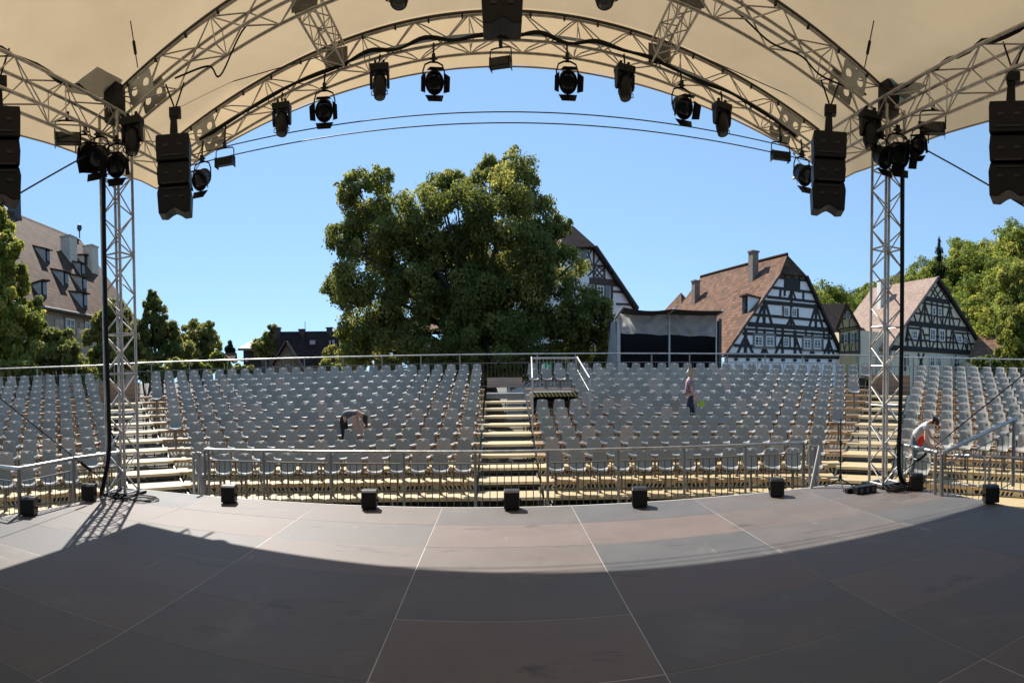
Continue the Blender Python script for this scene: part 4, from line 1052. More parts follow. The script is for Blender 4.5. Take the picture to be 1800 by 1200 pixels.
slab('roof', [el, el + nb * L7, ap + nb * L7, ap], .2, T_PALE, h7); slab('roof', [er + nb * L7, er, ap, ap + nb * L7], .14, T_DARK, h7)
b = MB(); q0 = A7.pt(*f7(560, 790), 0); b.box(A7.pt(*f7(575, 810)) + nb * 4, (3.4, 6, 3.2), ax=(A7.g, A7.n, Vector((0, 0, 1)))); b.build('side_wing', PLAC, h7)
p = on_slab(el, el + nb * 5, ap, *f7(575, 355)); chimney('chimney', p - Vector((0, 0, .6)), .6, .6, 2.6, mat('white_chimney', (.6, .58, .54), .8), h7)

# ---- small yellow house with brown roof between them
A6 = Fac(1475, 600, 47, 5); A6b = Fac(1510, 600, 47.2, 62); f6 = f7
h6 = thing('half_timbered_house', 'small yellow half-timbered house with brown roof between the two larger houses', 'house', A6.pt(1495, 655))
gp = [f6(255, 340), f6(375, 545), f6(375, 800), f6(190, 800), f6(190, 575), f6(165, 575)]
wall('gable_wall', A6, gp[:3] + gp[3:], PLAY, h6)
lo = [A6.pt(*f6(190, 800)), A6.pt(*f6(375, 800))]; b = MB(); b.prism([lo[0], lo[1], Vector((lo[1].x, lo[1].y, GZ)), Vector((lo[0].x, lo[0].y, GZ))], A6.n * -.3); b.build('ground_floor_wall', PLAY, h6)
e0 = A6.pt(*f6(375, 545)); b = MB(); d6 = -A6.n * 6; b.prism([e0 + A6.g * .01, e0 + A6.g * .01 + d6, Vector((e0.x, e0.y, GZ)) + d6 + A6.g * .01, Vector((e0.x, e0.y, GZ)) + A6.g * .01], A6.g * -.3); b.build('side_wall', PLAC, h6)
timbers(A6, f6, [(190, 575, 370, 545, .14), (188, 600, 372, 565, .10), (250, 340, 160, 575, .30), (260, 340, 375, 545, .12), (215, 480, 330, 462, .09), (250, 400, 250, 480, .10), (285, 460, 280, 560, .08), (190, 575, 195, 800, .14), (372, 545, 375, 800, .2), (215, 490, 230, 570, .08), (200, 690, 370, 680, .09), (195, 790, 372, 785, .18), (280, 600, 280, 790, .12), (225, 720, 240, 785, .09), (330, 690, 345, 785, .09), (250, 715, 232, 785, .08), (310, 700, 295, 785, .08)], .12, h6, OAKB)
for (a, b_, c, d) in ((232, 615, 262, 705), (293, 605, 325, 700), (250, 412, 285, 478)): window(A6, f6, a, b_, c, d, h6, 1, 2)
for (a, b_, c, d) in ((207, 625, 228, 705), (265, 615, 288, 705), (327, 608, 345, 695)): wall('shutter', A6, [f6(a, b_), f6(c, b_), f6(c, d), f6(a, d)], mat('dark_green_shutter', (.03, .05, .03), .6), h6, .04, .08)
a6 = A6.pt(*f6(255, 328), .3); e6 = A6.pt(*f6(385, 552), .3); e6l = A6.pt(*f6(152, 582), .3); dd = -A6.n * 7 + A6.g * 1.2
slab('roof', [e6, e6 + dd, a6 + dd, a6], .16, T_BROWN, h6); slab('roof', [e6l + dd, e6l, a6, a6 + dd], .16, T_BROWN, h6)
# dark roofed barn behind, glimpsed between the houses
hb = thing('barn', 'dark brown barn roof glimpsed behind the yellow house', 'barn', at(1462, 655, 58))
Q = [at(1425, 575, 58), at(1500, 590, 60), at(1488, 533, 64), at(1440, 534, 62)]; slab('roof', Q, .25, T_DARK, hb)
b = MB(); b.prism([Q[0] + Vector((0, 0, -.1)), Q[1] + Vector((0, 0, -.1)), Vector((Q[1].x, Q[1].y, GZ)), Vector((Q[0].x, Q[0].y, GZ))], Vector((3, 5, 0))); b.build('wall', T_RED if False else OAKB, hb)
# low red roof at the foot of the hill
hr_ = thing('outbuilding', 'low outbuilding with red tiled roof at the foot of the wooded hill', 'shed', at(1740, 650, 52))
Q = [at(1700, 632, 50), at(1785, 634, 50), at(1770, 583, 56), at(1722, 586, 56)]; slab('roof', Q, .2, T_RED, hr_)
b = MB(); q0, q1 = Q[0] + Vector((.6, .6, -.15)), Q[1] + Vector((-.6, .6, -.15)); b.prism([q0, q1, Vector((q1.x, q1.y, GZ)), Vector((q0.x, q0.y, GZ))], Vector((2.5, 3.5, 0))); b.build('wall', PLAC, hr_)
# pointed red tower roof behind the tent
tw = thing('roof_turret', 'small pointed red roof rising behind the canvas tent', 'turret', at(1194, 655, 62))
c0 = at(1197, 560, 62); ap = at(1197, 514, 62); w0 = at(1181, 545, 62); w = (c0 - w0).length * 1.25; c0.z = at(1197, 552, 62).z
ca, sa = math.cos(.5), math.sin(.5)
cs = [c0 + Vector((ca * i - sa * j, sa * i + ca * j, 0)) * w for i, j in ((-1, -1), (1, -1), (1, 1), (-1, 1))]
for i in range(4): slab('roof', [cs[i], cs[(i + 1) % 4], ap], .05, T_RED, tw)
b = MB(); b.prism([Vector((p.x * .999, p.y * .999, p.z)) * 1 for p in [c0 + (q - c0) * .85 for q in cs]], Vector((0, 0, GZ - c0.z))); b.build('wall', SANDST, tw)

# ---- half-timbered gable behind the big tree
f3 = zm(980, 390, 7.5); A3 = Fac(1037, 493, 46, 39)
h3 = thing('half_timbered_house', 'tall half-timbered gable with dark hipped roof half hidden by the big tree', 'house', A3.pt(1030, 655))
wall('gable_wall', A3, [f3(60, 330), f3(490, 330), f3(1060, 1160), f3(1150, 1290), f3(-700, 1290), f3(-520, 1100)], mat('white_lime_plaster', (.7, .7, .7)), h3)
lo = [A3.pt(*f3(-650, 1290)), A3.pt(*f3(1120, 1290))]; b = MB(); b.prism([lo[0], lo[1], Vector((lo[1].x, lo[1].y, GZ)), Vector((lo[0].x, lo[0].y, GZ))], A3.n * -.28); b.build('ground_floor_wall', PLAW, h3)
H3 = [(500, 330, 1060, 1150, .42), (40, 330, 510, 345, .36), (340, 565, 640, 588), (420, 775, 830, 815, .55), (475, 340, 475, 760, .22), (395, 380, 450, 560, .12), (450, 360, 390, 480, .12), (555, 470, 490, 570, .12), (615, 590, 620, 760, .16), (400, 590, 465, 660, .12), (470, 640, 400, 710, .12), (490, 600, 615, 750, .10), (615, 600, 490, 745, .10), (545, 595, 615, 665, .10), (490, 670, 555, 745, .10), (545, 595, 488, 665, .10), (615, 680, 560, 745, .10), (625, 820, 622, 1100, .14), (712, 830, 715, 1100, .26), (720, 915, 850, 925), (770, 1080, 960, 1090), (500, 825, 500, 1000, .14)]
timbers(A3, f3, H3, .18, h3, OAKB)
window(A3, f3, 518, 840, 610, 1010, h3, 2, 3); wall('shutter', A3, [f3(632, 835), f3(695, 840), f3(690, 1010), f3(632, 1005)], mat('grey_blue_shutter', (.16, .19, .21), .6), h3, .05, .08); wall('shutter', A3, [f3(335, 350), f3(390, 352), f3(388, 552), f3(335, 545)], mat('grey_blue_shutter', (.16, .19, .21)), h3, .05, .08)
ap = A3.pt(*f3(200, 45), -1.3); hl3, hr3 = A3.pt(*f3(0, 330), .45), A3.pt(*f3(512, 325), .45); er3 = A3.pt(*f3(1090, 1190), .3); el3 = A3.pt(*f3(-760, 1230), .3); nb = -A3.n
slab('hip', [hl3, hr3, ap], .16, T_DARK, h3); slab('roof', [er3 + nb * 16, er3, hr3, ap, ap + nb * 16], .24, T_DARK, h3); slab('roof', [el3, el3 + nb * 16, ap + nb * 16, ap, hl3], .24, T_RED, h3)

# ---- long stone building with the huge brown roof, far left
f1 = zm(0, 340, 3.75); A1 = Fac(90.7, 538.7, 42, 58)
h1 = thing('stone_hall', 'long sandstone hall with a huge brown tiled roof, sloping dormers and pale chimneys', 'building', A1.pt(120, 655))
e0, e1 = A1.pt(*f1(-500, 560), .45), A1.pt(*f1(925, 790), .45); ze = (A1.pt(*f1(340, 748), .45).z + A1.pt(*f1(610, 803), .45).z) / 2; e0.z = e1.z = ze
r0 = A1.pt(*f1(130, 140), -7.0); r1 = A1.pt(*f1(525, 300), -7.0); zr_ = (r0.z + r1.z) / 2; u1 = A1.g
rl_ = Vector((e0.x, e0.y, 0)) - A1.n * 7.45; rl_.z = zr_; r1.z = zr_
slab('roof', [e0, e1, r1, rl_], .3, T_BROWN, h1); slab('roof', [e1 - A1.n * 14.9, e1, r1], .3, T_BROWN, h1); slab('roof', [e1 - A1.n * 14.9, e0 - A1.n * 14.9, rl_, r1], .3, T_BROWN, h1)
w0, w1 = e0 - A1.n * .45, e1 - A1.n * .45 - A1.g * .4
# stone courses: single blocks laid in rows over the visible wall, backed by the wall body
b = MB(); b.prism([Vector((w0.x, w0.y, ze)), Vector((w1.x, w1.y, ze)), Vector((w1.x, w1.y, GZ)), Vector((w0.x, w0.y, GZ))], A1.n * -13.5); b.build('wall', SANDST, h1)
ST = [mat('sandstone_block_%d' % i, c, .9, var=.15, scale=2, bump=.4, bscale=8) for i, c in enumerate(((.40, .335, .26), (.33, .27, .205), (.44, .37, .29), (.30, .255, .21)))]
rq = random.Random(4); pa, pb = A1.pt(*f1(360, 800)), A1.pt(*f1(660, 850)); Lw = (pb - pa).length; z = ze - .55
base = Vector((pa.x, pa.y, 0)); nblk = 0
wins = [(432, 825, 490, 922), (562, 850, 612, 945)]
WR = []
for (X0w, Y0w, X1w, Y1w) in wins:
    a, b_ = A1.pt(*f1(X0w, Y0w)), A1.pt(*f1(X1w, Y1w)); WR.append(((a - base).dot(A1.g) - .15, (b_ - base).dot(A1.g) + .15, b_.z - .1, a.z + .1))
while z > -.2 and nblk < 280:
    hgt = rq.uniform(.34, .46); x = -rq.uniform(0, .6)
    while x < Lw:
        w = rq.uniform(.5, 1.05); cx = x + w / 2; cz = z - hgt / 2
        if not any(l < x + w and x < r_ and bz < z and z - hgt < tz for l, r_, bz, tz in WR):
            block('stone', base + A1.g * cx + A1.n * (.0 + rq.uniform(.0, .03)) + Vector((0, 0, cz)), (w - .025, .12, hgt - .025), rq.choice(ST), h1, Matrix((( A1.g.x, A1.n.x, 0), (A1.g.y, A1.n.y, 0), (0, 0, 1)))); nblk += 1
        x += w
    z -= hgt
for (a, b_, c, d) in wins: window(A1, f1, a, b_, c, d, h1, 2, 2, mat('reddish_stone_frame', (.24, .16, .13), .8), .06)
b = MB(); b.tube([e0 + Vector((0, 0, -.12)) + A1.n * .1, e1 + Vector((0, 0, -.12)) + A1.n * .1], .1, 8); b.build('gutter', mat('old_copper_gutter', (.07, .065, .055), .6, .4), h1)
PL1 = (e0, e1, r1)
for (cb, hh, tip) in ((((300, 458), (330, 466)), .95, (212, 337)), ((((532, 540), (560, 548))), .95, (465, 440)), (((420, 610), (452, 618)), 1.0, (330, 490)), (((540, 640), (572, 648)), 1.0, (450, 522)), (((545, 755), (577, 763)), 1.05, (450, 638)), (((272, 690), (310, 692)), 1.1, (200, 590)), (((556, 470), (585, 478)), .85, (490, 400))):
    dormer(PL1, cb, hh, tip, T_BROWN, mat('weathered_plaster', (.42, .40, .36), .9, var=.15), h1, f1)
for (X, Yb, Yt) in ((455, 420, 288), (600, 490, 350)):
    p = on_slab(*PL1, *f1(X, Yb)); chimney('chimney', p - Vector((0, 0, .9)), 1.35, 1.0, (Yb - Yt) / 3.75 / 1223 * math.hypot(p.x, p.y) + .9, mat('pale_chimney_plaster', (.50, .46, .38), .9, var=.12), h1, (A1.g, A1.n, Vector((0, 0, 1))))
p = r1 + Vector((0, 0, .1)); b = MB(); b.lathe([(.07, 0), (.07, .55), (.22, .7), (.28, .9), (.22, 1.1), (.03, 1.2)], 10, Matrix.Translation(p)); b.build('finial', mat('dark_lead', (.05, .05, .05), .6), h1)
p = A1.pt(*f1(95, 120), -7); chimney('chimney', Vector((p.x, p.y, zr_ - .6)), .9, .8, 2.0, mat('dark_lead', (.05, .05, .05)), h1)

# ---- dark gabled house and roofs left of the big tree
h2 = thing('stone_gabled_house', 'dark roofed house with a pointed stone gable left of the big tree', 'house', at(540, 655, 55))
f2 = zm(370, 540, 7.2); A2 = Fac(485, 600, 55, 6)
ea, eb = A2.pt(*f2(800, 730), .4), A2.pt(*f2(1900, 730), .4); ra, rb = A2.pt(*f2(850, 308), -1.6), A2.pt(*f2(1900, 300), -1.6); ra.z = rb.z = (ra.z + rb.z) / 2; ea.z = eb.z = (ea.z + eb.z) / 2
slab('roof', [ea, eb, rb, ra], .3, T_DARK, h2)
wall('front_wall', A2, [f2(830, 730), f2(1880, 730), f2(1880, 960), f2(830, 960)], SANDST, h2)
A2b = Fac(480, 600, 52, 4)
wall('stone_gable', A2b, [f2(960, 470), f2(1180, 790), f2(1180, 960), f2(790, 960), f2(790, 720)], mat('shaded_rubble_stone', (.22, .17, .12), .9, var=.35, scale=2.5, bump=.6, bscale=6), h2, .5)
for (a, c) in (((960, 435), (1190, 800)), ((960, 435), (785, 730))):
    beam('verge', A2b.pt(*f2(*a), .1), A2b.pt(*f2(*c), .1), .22, .8, A2b.n, mat('weathered_verge_board', (.16, .14, .125), .8) if c[0] > 1000 else T_DARK, h2)
window(A2b, f2, 955, 600, 985, 650, h2, 1, 1); window(A2b, f2, 955, 725, 1000, 800, h2, 1, 2)
for X, Y in ((850, 262), (1157, 280), (1507, 258)): p = A2.pt(*f2(X, Y + 50), -1.6); chimney('chimney', Vector((p.x, p.y, ra.z - .6)), .5, .5, A2.pt(*f2(X, Y), -1.6).z - ra.z + .6, OAKB, h2)
for (a, b_, c, d) in ((1255, 425, 1325, 475), (1500, 425, 1520, 470), (1540, 420, 1570, 468)):
    q = on_slab(ea, eb, rb, *f2((a + c) / 2, d)); qt = on_slab(ea, eb, rb, *f2((a + c) / 2, b_)); v = (qt - q); nn = (eb - ea).cross(rb - eb).normalized(); nn = nn if nn.z > 0 else -nn
    m = MB(); m.box((q + qt) / 2 + nn * .05, ((c - a) / 7.2 / F * 58, v.length, .06), ax=(A2.g, v.normalized(), nn)); m.build('skylight', mat('skylight_glass', (.35, .25, .22), .2), h2)
p = A2.pt(*f2(1198, 300), -1.6); bar('antenna', Vector((p.x, p.y, ra.z)), Vector((p.x, p.y, A2.pt(*f2(1198, 180), -1.6).z)), .03, ROPE, h2)
hs = thing('small_house', 'small dark house with grey hipped roof beyond the left railing', 'house', at(437, 655, 62))
Q = [at(418, 612, 60), at(462, 612, 60), at(447, 600, 66), at(440, 600, 66)]; slab('roof', Q, .2, mat('grey_slate', (.14, .13, .12), .7), hs)
b = MB(); b.prism([Q[0] + Vector((.4, .5, 0)), Q[1] + Vector((-.4, .5, 0)), Vector((Q[1].x - .4, Q[1].y + .5, GZ)), Vector((Q[0].x + .4, Q[0].y + .5, GZ))], Vector((0, 6, 0))); b.build('wall', mat('dark_weatherboard', (.035, .03, .03), .8), hs)
for x in (423, 431): window(Fac(418, 630, 59.9, 0), lambda X, Y: (X, Y), x, 629, x + 5, 635, hs, 1, 1)
hk = thing('small_house', 'small white house with red roof and dark bargeboard beyond the left railing', 'house', at(405, 655, 50))
A9 = Fac(395, 640, 50, 10); wall('gable_wall', A9, [(391, 622), (416, 650), (416, 668), (400, 668)], PLAW, hk); beam('verge', A9.pt(390, 620, .1), A9.pt(410, 648, .1), .2, .3, A9.n, OAK, hk)
q = [A9.pt(391, 622, .2), A9.pt(416, 650, .2), A9.pt(416, 622, -4), A9.pt(395, 621, -4)]; slab('roof', [A9.pt(412, 636, .2), A9.pt(418, 634, -5), A9.pt(416, 620, -5), A9.pt(391, 621, .2)], .15, T_RED, hk)

# ---- canvas control tent behind the grandstand
f4 = zm(1050, 520, 7.5)
tn = thing('canvas_tent', 'steel framed tent with sagging grey canvas valance and black inside', 'tent', at(1175, 655, 27.5))
dT = 27.0
def tp_(X, Y, dd=0.): x, y = f4(X, Y); return at(x, y, dT + dd)
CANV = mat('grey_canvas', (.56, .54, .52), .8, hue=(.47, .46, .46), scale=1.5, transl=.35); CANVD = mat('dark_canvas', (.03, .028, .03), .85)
PIPE = mat('tent_pipe', (.45, .45, .44), .45, .6)
for X, w in ((278, .10), (950, .05), (1568, .04)): a = tp_(X, 250); bar('post', (a.x, a.y, GZ), a, w, PIPE, tn)
for (a, b_) in (((235, 300), (350, 135)), ((935, 235), (1030, 160)), ((1565, 262), (1668, 195))): bar('roof_arm', tp_(*a, -.1), tp_(*b_, -.9), .05, mat('tent_pipe', (.4, .4, .4)), tn)
def cloth(topf, botf, m, name, nx_=40, ny_=10, amp=.0, seed=0):
    b = MB(); b.sm = True
    for j in range(ny_ + 1):
        for i in range(nx_ + 1):
            u, v = i / nx_, j / ny_; p = topf(u).lerp(botf(u), v)
            w = amp * (.5 * math.sin(u * 19 + 3 * v + seed) + .5 * math.sin(u * 41 - 6 * v) * v + .9 * math.sin(v * 9 + 4 * math.cos(u * 2 * math.pi * 2)) * .8)
            b.v.append(tuple(p + Vector((p.x, p.y, 0)).normalized() * -w))
    for j in range(ny_):
        for i in range(nx_): a = j * (nx_ + 1) + i; b.f.append((a, a + 1, a + nx_ + 2, a + nx_ + 1))
    return b.build(name, m, tn)
def sagtop(u): X = 275 + (1565 - 275) * u; k = (u * 2) % 1 if u < 1 else 1; return tp_(X, 228 + 25 * u + 22 * math.sin(math.pi * k) * (1 if u < .53 else .5))
def valbot(u): X = 295 + (1572 - 295) * u; return tp_(X, 490 + 48 * u + 6 * math.sin(u * 20))
cloth(sagtop, valbot, CANV, 'valance', amp=.10)
def rooftop(u): X = 345 + (1660 - 345) * u; k = (u * 2) % 1 if u < 1 else 1; return tp_(X, 150 + 45 * u + 35 * math.sin(math.pi * k) * (1 if u < .53 else .3), -.9)
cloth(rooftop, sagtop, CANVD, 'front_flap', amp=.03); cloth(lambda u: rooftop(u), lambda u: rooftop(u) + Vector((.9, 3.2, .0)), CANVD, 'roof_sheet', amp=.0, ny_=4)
cloth(lambda u: tp_(235 - 60 * u, 300 + 60 * u, 4 * u), lambda u: tp_(290 - 180 * u, 760, 4 * u) - Vector((0, 0, 1.0)), CANV, 'side_sheet', 24, 8, amp=.14, seed=2)
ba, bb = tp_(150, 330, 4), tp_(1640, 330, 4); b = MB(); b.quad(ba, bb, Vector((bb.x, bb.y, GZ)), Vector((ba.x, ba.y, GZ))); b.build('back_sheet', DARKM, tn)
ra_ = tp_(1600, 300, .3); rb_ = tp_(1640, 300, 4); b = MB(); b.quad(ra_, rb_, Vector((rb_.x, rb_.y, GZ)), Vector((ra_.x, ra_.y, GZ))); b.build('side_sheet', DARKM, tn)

# ================================================================ TREES
def leafmat(name, dark, light, yel):
    m = bpy.data.materials.new(name); m.use_nodes = True; MATS[name] = m; nt = m.node_tree; N = nt.nodes; L = nt.links; b = N['Principled BSDF']
    a = N.new('ShaderNodeAttribute'); a.attribute_name = 'tint'; oi = N.new('ShaderNodeObjectInfo')
    cr = N.new('ShaderNodeValToRGB'); e = cr.color_ramp.elements; e[0].position = 0; e[0].color = (*dark, 1); e[1].position = 1; e[1].color = (*yel, 1); q = e.new(.6); q.color = (*light, 1)
    L.new(a.outputs['Fac'], cr.inputs[0])
    hv = N.new('ShaderNodeHueSaturation'); mr = N.new('ShaderNodeMapRange'); mr.inputs[3].default_value = .478; mr.inputs[4].default_value = .515; L.new(oi.outputs['Random'], mr.inputs[0]); L.new(mr.outputs[0], hv.inputs['Hue'])
    m2 = N.new('ShaderNodeMapRange'); m2.inputs[3].default_value = 1.2; m2.inputs[4].default_value = .78; L.new(oi.outputs['Random'], m2.inputs[0]); L.new(m2.outputs[0], hv.inputs['Value']); L.new(cr.outputs[0], hv.inputs['Color'])
    L.new(hv.outputs[0], b.inputs['Base Color']); b.inputs['Roughness'].default_value = .65; b.inputs['Specular IOR Level'].default_value = .18
    tx = N.new('ShaderNodeVectorMath'); tx.operation = 'MULTIPLY'; tx.inputs[1].default_value = (2.0, 1.85, 1.1); L.new(hv.outputs[0], tx.inputs[0])
    t = N.new('ShaderNodeBsdfTranslucent'); L.new(tx.outputs[0], t.inputs[0]); ms = N.new('ShaderNodeMixShader'); ms.inputs[0].default_value = .52
    L.new(b.outputs[0], ms.inputs[1]); L.new(t.outputs[0], ms.inputs[2]); L.new(ms.outputs[0], N['Material Output'].inputs[0]); return m
LEAF = leafmat('linden_leaves', (.078, .096, .030), (.175, .195, .062), (.34, .32, .12))
LEAFH = leafmat('hill_leaves', (.065, .098, .024), (.155, .195, .045), (.32, .31, .09))
LEAFD = leafmat('conifer_needles', (.015, .032, .016), (.025, .05, .024), (.05, .075, .03))
BARK = mat('dark_bark', (.045, .036, .028), .9, hue=(.075, .06, .045), scale=5, bump=.5, bscale=12)
def crown_mesh(name, lobes, n, size, seed, m, sub=14):
    """leaf-sized kites in shells: every lobe (centre, radius) carries smaller boughs, every bough a shell of leaves facing outward"""
    rg = np.random.default_rng(seed); C = np.array([tuple(c) for c, r in lobes]); Rr = np.array([r for c, r in lobes])
    S, SR = [], []
    for c, r in zip(C, Rr):
        k = max(5, int(sub * rg.uniform(.7, 1.3))); d = rg.normal(size=(k, 3)); d /= np.linalg.norm(d, axis=1)[:, None]; d[:, 2] = d[:, 2] * .85 + .1
        S.append(c + d * (r * rg.uniform(.62, 1.0, k))[:, None]); SR.append(r * rg.uniform(.18, .44, k))
    S = np.concatenate(S); SR = np.concatenate(SR); ns = len(S)
    w = SR ** 1.8; w /= w.sum(); k = rg.choice(ns, n, p=w)
    d = rg.normal(size=(n, 3)) + np.array([0, 0, .30]); d /= np.linalg.norm(d, axis=1)[:, None]
    rad = 1 - np.abs(rg.normal(0, .26, n)) + (rg.uniform(size=n) < .22) * rg.uniform(0, .45, n)
    p = S[k] + d * (SR[k] * rad)[:, None] * np.array([1, 1, .82])
    nr = d * .9 + rg.normal(size=(n, 3)) * .5 + np.array([0, 0, .25]); nr /= np.linalg.norm(nr, axis=1)[:, None]
    t = np.cross(nr, rg.normal(size=(n, 3))); t /= np.linalg.norm(t, axis=1)[:, None] + 1e-9; b = np.cross(nr, t)
    s = (size * rg.uniform(.6, 1.3, n))[:, None]
    V = np.stack([p - t * s, p + b * s * .55 + t * s * .1, p + t * s, p - b * s * .55 + t * s * .1], 1).reshape(-1, 3)
    me = bpy.data.meshes.new(name); me.from_pydata(V.tolist(), [], np.arange(4 * n).reshape(-1, 4).tolist()); me.materials.append(m)
    ti = np.clip(np.clip(rg.normal(.45, .22, ns), 0, 1)[k] + rg.normal(0, .14, n), 0, 1); at_ = me.attributes.new('tint', 'FLOAT', 'POINT'); at_.data.foreach_set('value', np.repeat(ti, 4)); me.update()
    return me
def tree(name, label, base, lobes, n, size, seed, m=LEAF, trunk_r=.3, group=None, clump=.42, sub=20, per=26, fork=.45):
    root = thing(name, label, 'tree', base, group); base = Vector(base)
    me = crown_mesh('crown', lobes, n, size, seed, m, sub); o = bpy.data.objects.new('crown', me); put(o, root, Matrix())
    KIDS.setdefault(root.name, []).append(o)
    cz = sum((c for c, r in lobes), Vector()) / len(lobes); rg = random.Random(seed)
    fk = base.lerp(Vector((cz.x, cz.y, cz.z)), fork)
    tk = MB(); tk.tube([base, base.lerp(fk, .5) + Vector((rg.uniform(-.1, .1), 0, 0)), fk, Vector((cz.x, cz.y, cz.z))], [trunk_r * 1.25, trunk_r, trunk_r * .6, trunk_r * .12], 10)
    for c, r in lobes:
        st = base.lerp(Vector((cz.x, cz.y, cz.z)), fork + .25 * rg.random()); mid = st.lerp(c, .5) + Vector((rg.uniform(-.4, .4), rg.uniform(-.4, .4), .25 * r)); w = max(.05, min(trunk_r * .5, .07 * r))
        tk.tube([st, mid, c, c + (c - st).normalized() * r * .55], [w * 1.2, w, w * .55, w * .2], 6)
    tk.build('trunk', BARK, root)
    return root
def plobes(spec, d):
    return [(at(x, y, d + dd), r * d / 1080.) for x, y, r, dd in spec]
DT = 35.
big = [(640, 352, 46, 0), (612, 335, 22, -1), (668, 322, 26, 1), (606, 430, 36, -1), (590, 505, 26, 0), (622, 500, 46, -2), (660, 420, 62, 1), (700, 390, 44, -2), (720, 460, 70, 0), (770, 345, 36, 0), (800, 330, 30, 1), (790, 395, 62, -2), (845, 345, 36, -1), (862, 298, 24, 0), (905, 292, 28, 1), (912, 330, 42, -1), (885, 385, 58, -3), (945, 390, 42, 0), (965, 420, 34, -1), (985, 402, 20, 0), (935, 470, 62, -2), (990, 480, 44, 0), (1015, 540, 44, -2), (1048, 562, 34, -2.5), (1062, 545, 16, -3), (1000, 590, 52, -1),
       (820, 440, 60, 0), (760, 430, 50, -1), (850, 520, 60, -2), (720, 520, 50, -2), (640, 570, 48, 0), (625, 610, 40, -1), (690, 560, 66, 2), (700, 620, 60, -1), (780, 500, 80, 2), (800, 590, 84, 0), (870, 470, 60, 3), (890, 560, 84, -1), (940, 610, 70, -2), (860, 625, 60, -3), (760, 625, 60, -2), (1040, 620, 40, -1)]
tree('linden_tree', 'huge spreading linden tree behind the middle of the grandstand', atz(872, 690, GZ) * 0 + Vector((at(872, 640, DT + 1).x, at(872, 640, DT + 1).y, GZ)), plobes(big, DT), 260000, .095, 1, LEAF, .62, sub=26, fork=.38)
def gpos(x, d): p = at(x, 640, d); return Vector((p.x, p.y, GZ))
tree('broadleaf_tree', 'tall yellowish green tree at the left picture edge', gpos(20, 30), plobes([(-8, 372, 18, 0), (-6, 405, 30, 0), (12, 440, 30, -1), (-30, 470, 50, 1), (24, 500, 32, 0), (0, 540, 50, -1), (48, 550, 28, 0), (-20, 600, 55, 0), (40, 605, 42, -1), (78, 592, 22, 0), (15, 640, 48, -1)], 30), 70000, .095, 2, LEAFH, .35, clump=.26)
tree('broadleaf_tree', 'dark green bushy tree left of the left tower, half hiding the stone hall', gpos(105, 29), plobes([(95, 615, 32, 0), (120, 628, 26, -1), (75, 630, 34, 0), (135, 645, 22, 0), (110, 600, 20, 0)], 29), 16000, .095, 3, LEAF, .18, clump=.3)
tree('broadleaf_tree', 'dark green tree right behind the left tower', gpos(205, 33), plobes([(185, 570, 24, 0), (200, 550, 20, 0), (175, 610, 32, 0), (215, 590, 34, 0), (195, 635, 36, -1), (232, 625, 26, 0)], 33), 26000, .10, 4, LEAF, .2, clump=.32)
tree('pointed_tree', 'pointed dark green tree right of the left tower', gpos(272, 34), plobes([(268, 517, 8, 0), (268, 535, 16, 0), (271, 556, 24, 0), (262, 585, 32, 0), (290, 590, 28, 0), (272, 620, 44, 0), (310, 628, 30, 0), (246, 630, 26, 0)], 34), 34000, .10, 5, LEAF, .22, clump=.28)
tree('broadleaf_tree', 'rounded dark tree between the pointed tree and the small houses', gpos(345, 38), plobes([(340, 585, 20, 0), (362, 582, 17, 0), (352, 606, 30, 0), (330, 615, 26, 0), (372, 612, 20, 0), (345, 635, 38, 0)], 38), 28000, .105, 6, LEAF, .25, clump=.3)
tree('conifer_tree', 'tiny pointed conifer beyond the white house on the left', gpos(404, 75), plobes([(404, 602, 3, 0), (404, 608, 5, 0), (404, 616, 8, 0), (404, 625, 10, 0)], 75), 1500, .25, 7, LEAFD, .15, clump=.3, per=12)
tree('broadleaf_tree', 'dark tree between the small dark house and the pointed stone gable', gpos(465, 58), plobes([(458, 608, 15, 0), (478, 592, 18, 0), (470, 615, 22, 0), (484, 586, 10, 0)], 58), 5000, .2, 8, LEAF, .2, clump=.35)
tree('broadleaf_tree', 'small bright shrub tree at the left railing below the rounded dark tree', gpos(390, 32), plobes([(390, 640, 15, 0), (398, 655, 14, 0), (380, 630, 10, 0)], 32), 2500, .12, 9, LEAFH, .08, clump=.2)
tree('shrub', 'small bright shrub just behind the rear railing left of the big tree', gpos(580, 27.5), plobes([(575, 642, 11, 0), (590, 648, 10, 0)], 27.5), 1500, .1, 10, LEAFH, .06, clump=.2)
tree('broadleaf_tree', 'bright green leafy tree at the right picture edge', gpos(1795, 36), plobes([(1800, 430, 30, 3), (1790, 500, 34, 0), (1768, 540, 22, 0), (1800, 560, 44, 0), (1775, 590, 30, -1), (1762, 612, 18, 0), (1800, 630, 40, 0), (1778, 640, 28, 0), (1815, 480, 40, 1)], 36), 44000, .10, 11, LEAFH, .3, clump=.27)
tree('shrub', 'low bright shrub in front of the low red roof on the right', gpos(1722, 33), plobes([(1718, 645, 14, 0), (1735, 640, 14, 0), (1748, 648, 12, 0)], 33), 2600, .11, 12, LEAFH, .06, clump=.22)
for i, (x, y, r, d) in enumerate(((255, 648, 14, 28), (285, 650, 13, 28.2), (315, 646, 15, 28), (350, 648, 14, 28.4), (150, 655, 15, 27.5), (45, 655, 18, 27), (8, 652, 18, 27), (430, 652, 11, 28.5))):
    tree('hedge_bush', 'dark hedge bush behind the rear railing, %s from the left' % ORD[(4, 5, 6, 7, 3, 2, 1, 8)[i]], gpos(x, d), plobes([(x - 8, y, r, 0), (x + 10, y + 3, r * .9, .3), (x + 1, y + 14, r, 0)], d), 3000, .10, 60 + i, LEAF, .06, 'hedge behind the left rear railing', clump=.2)
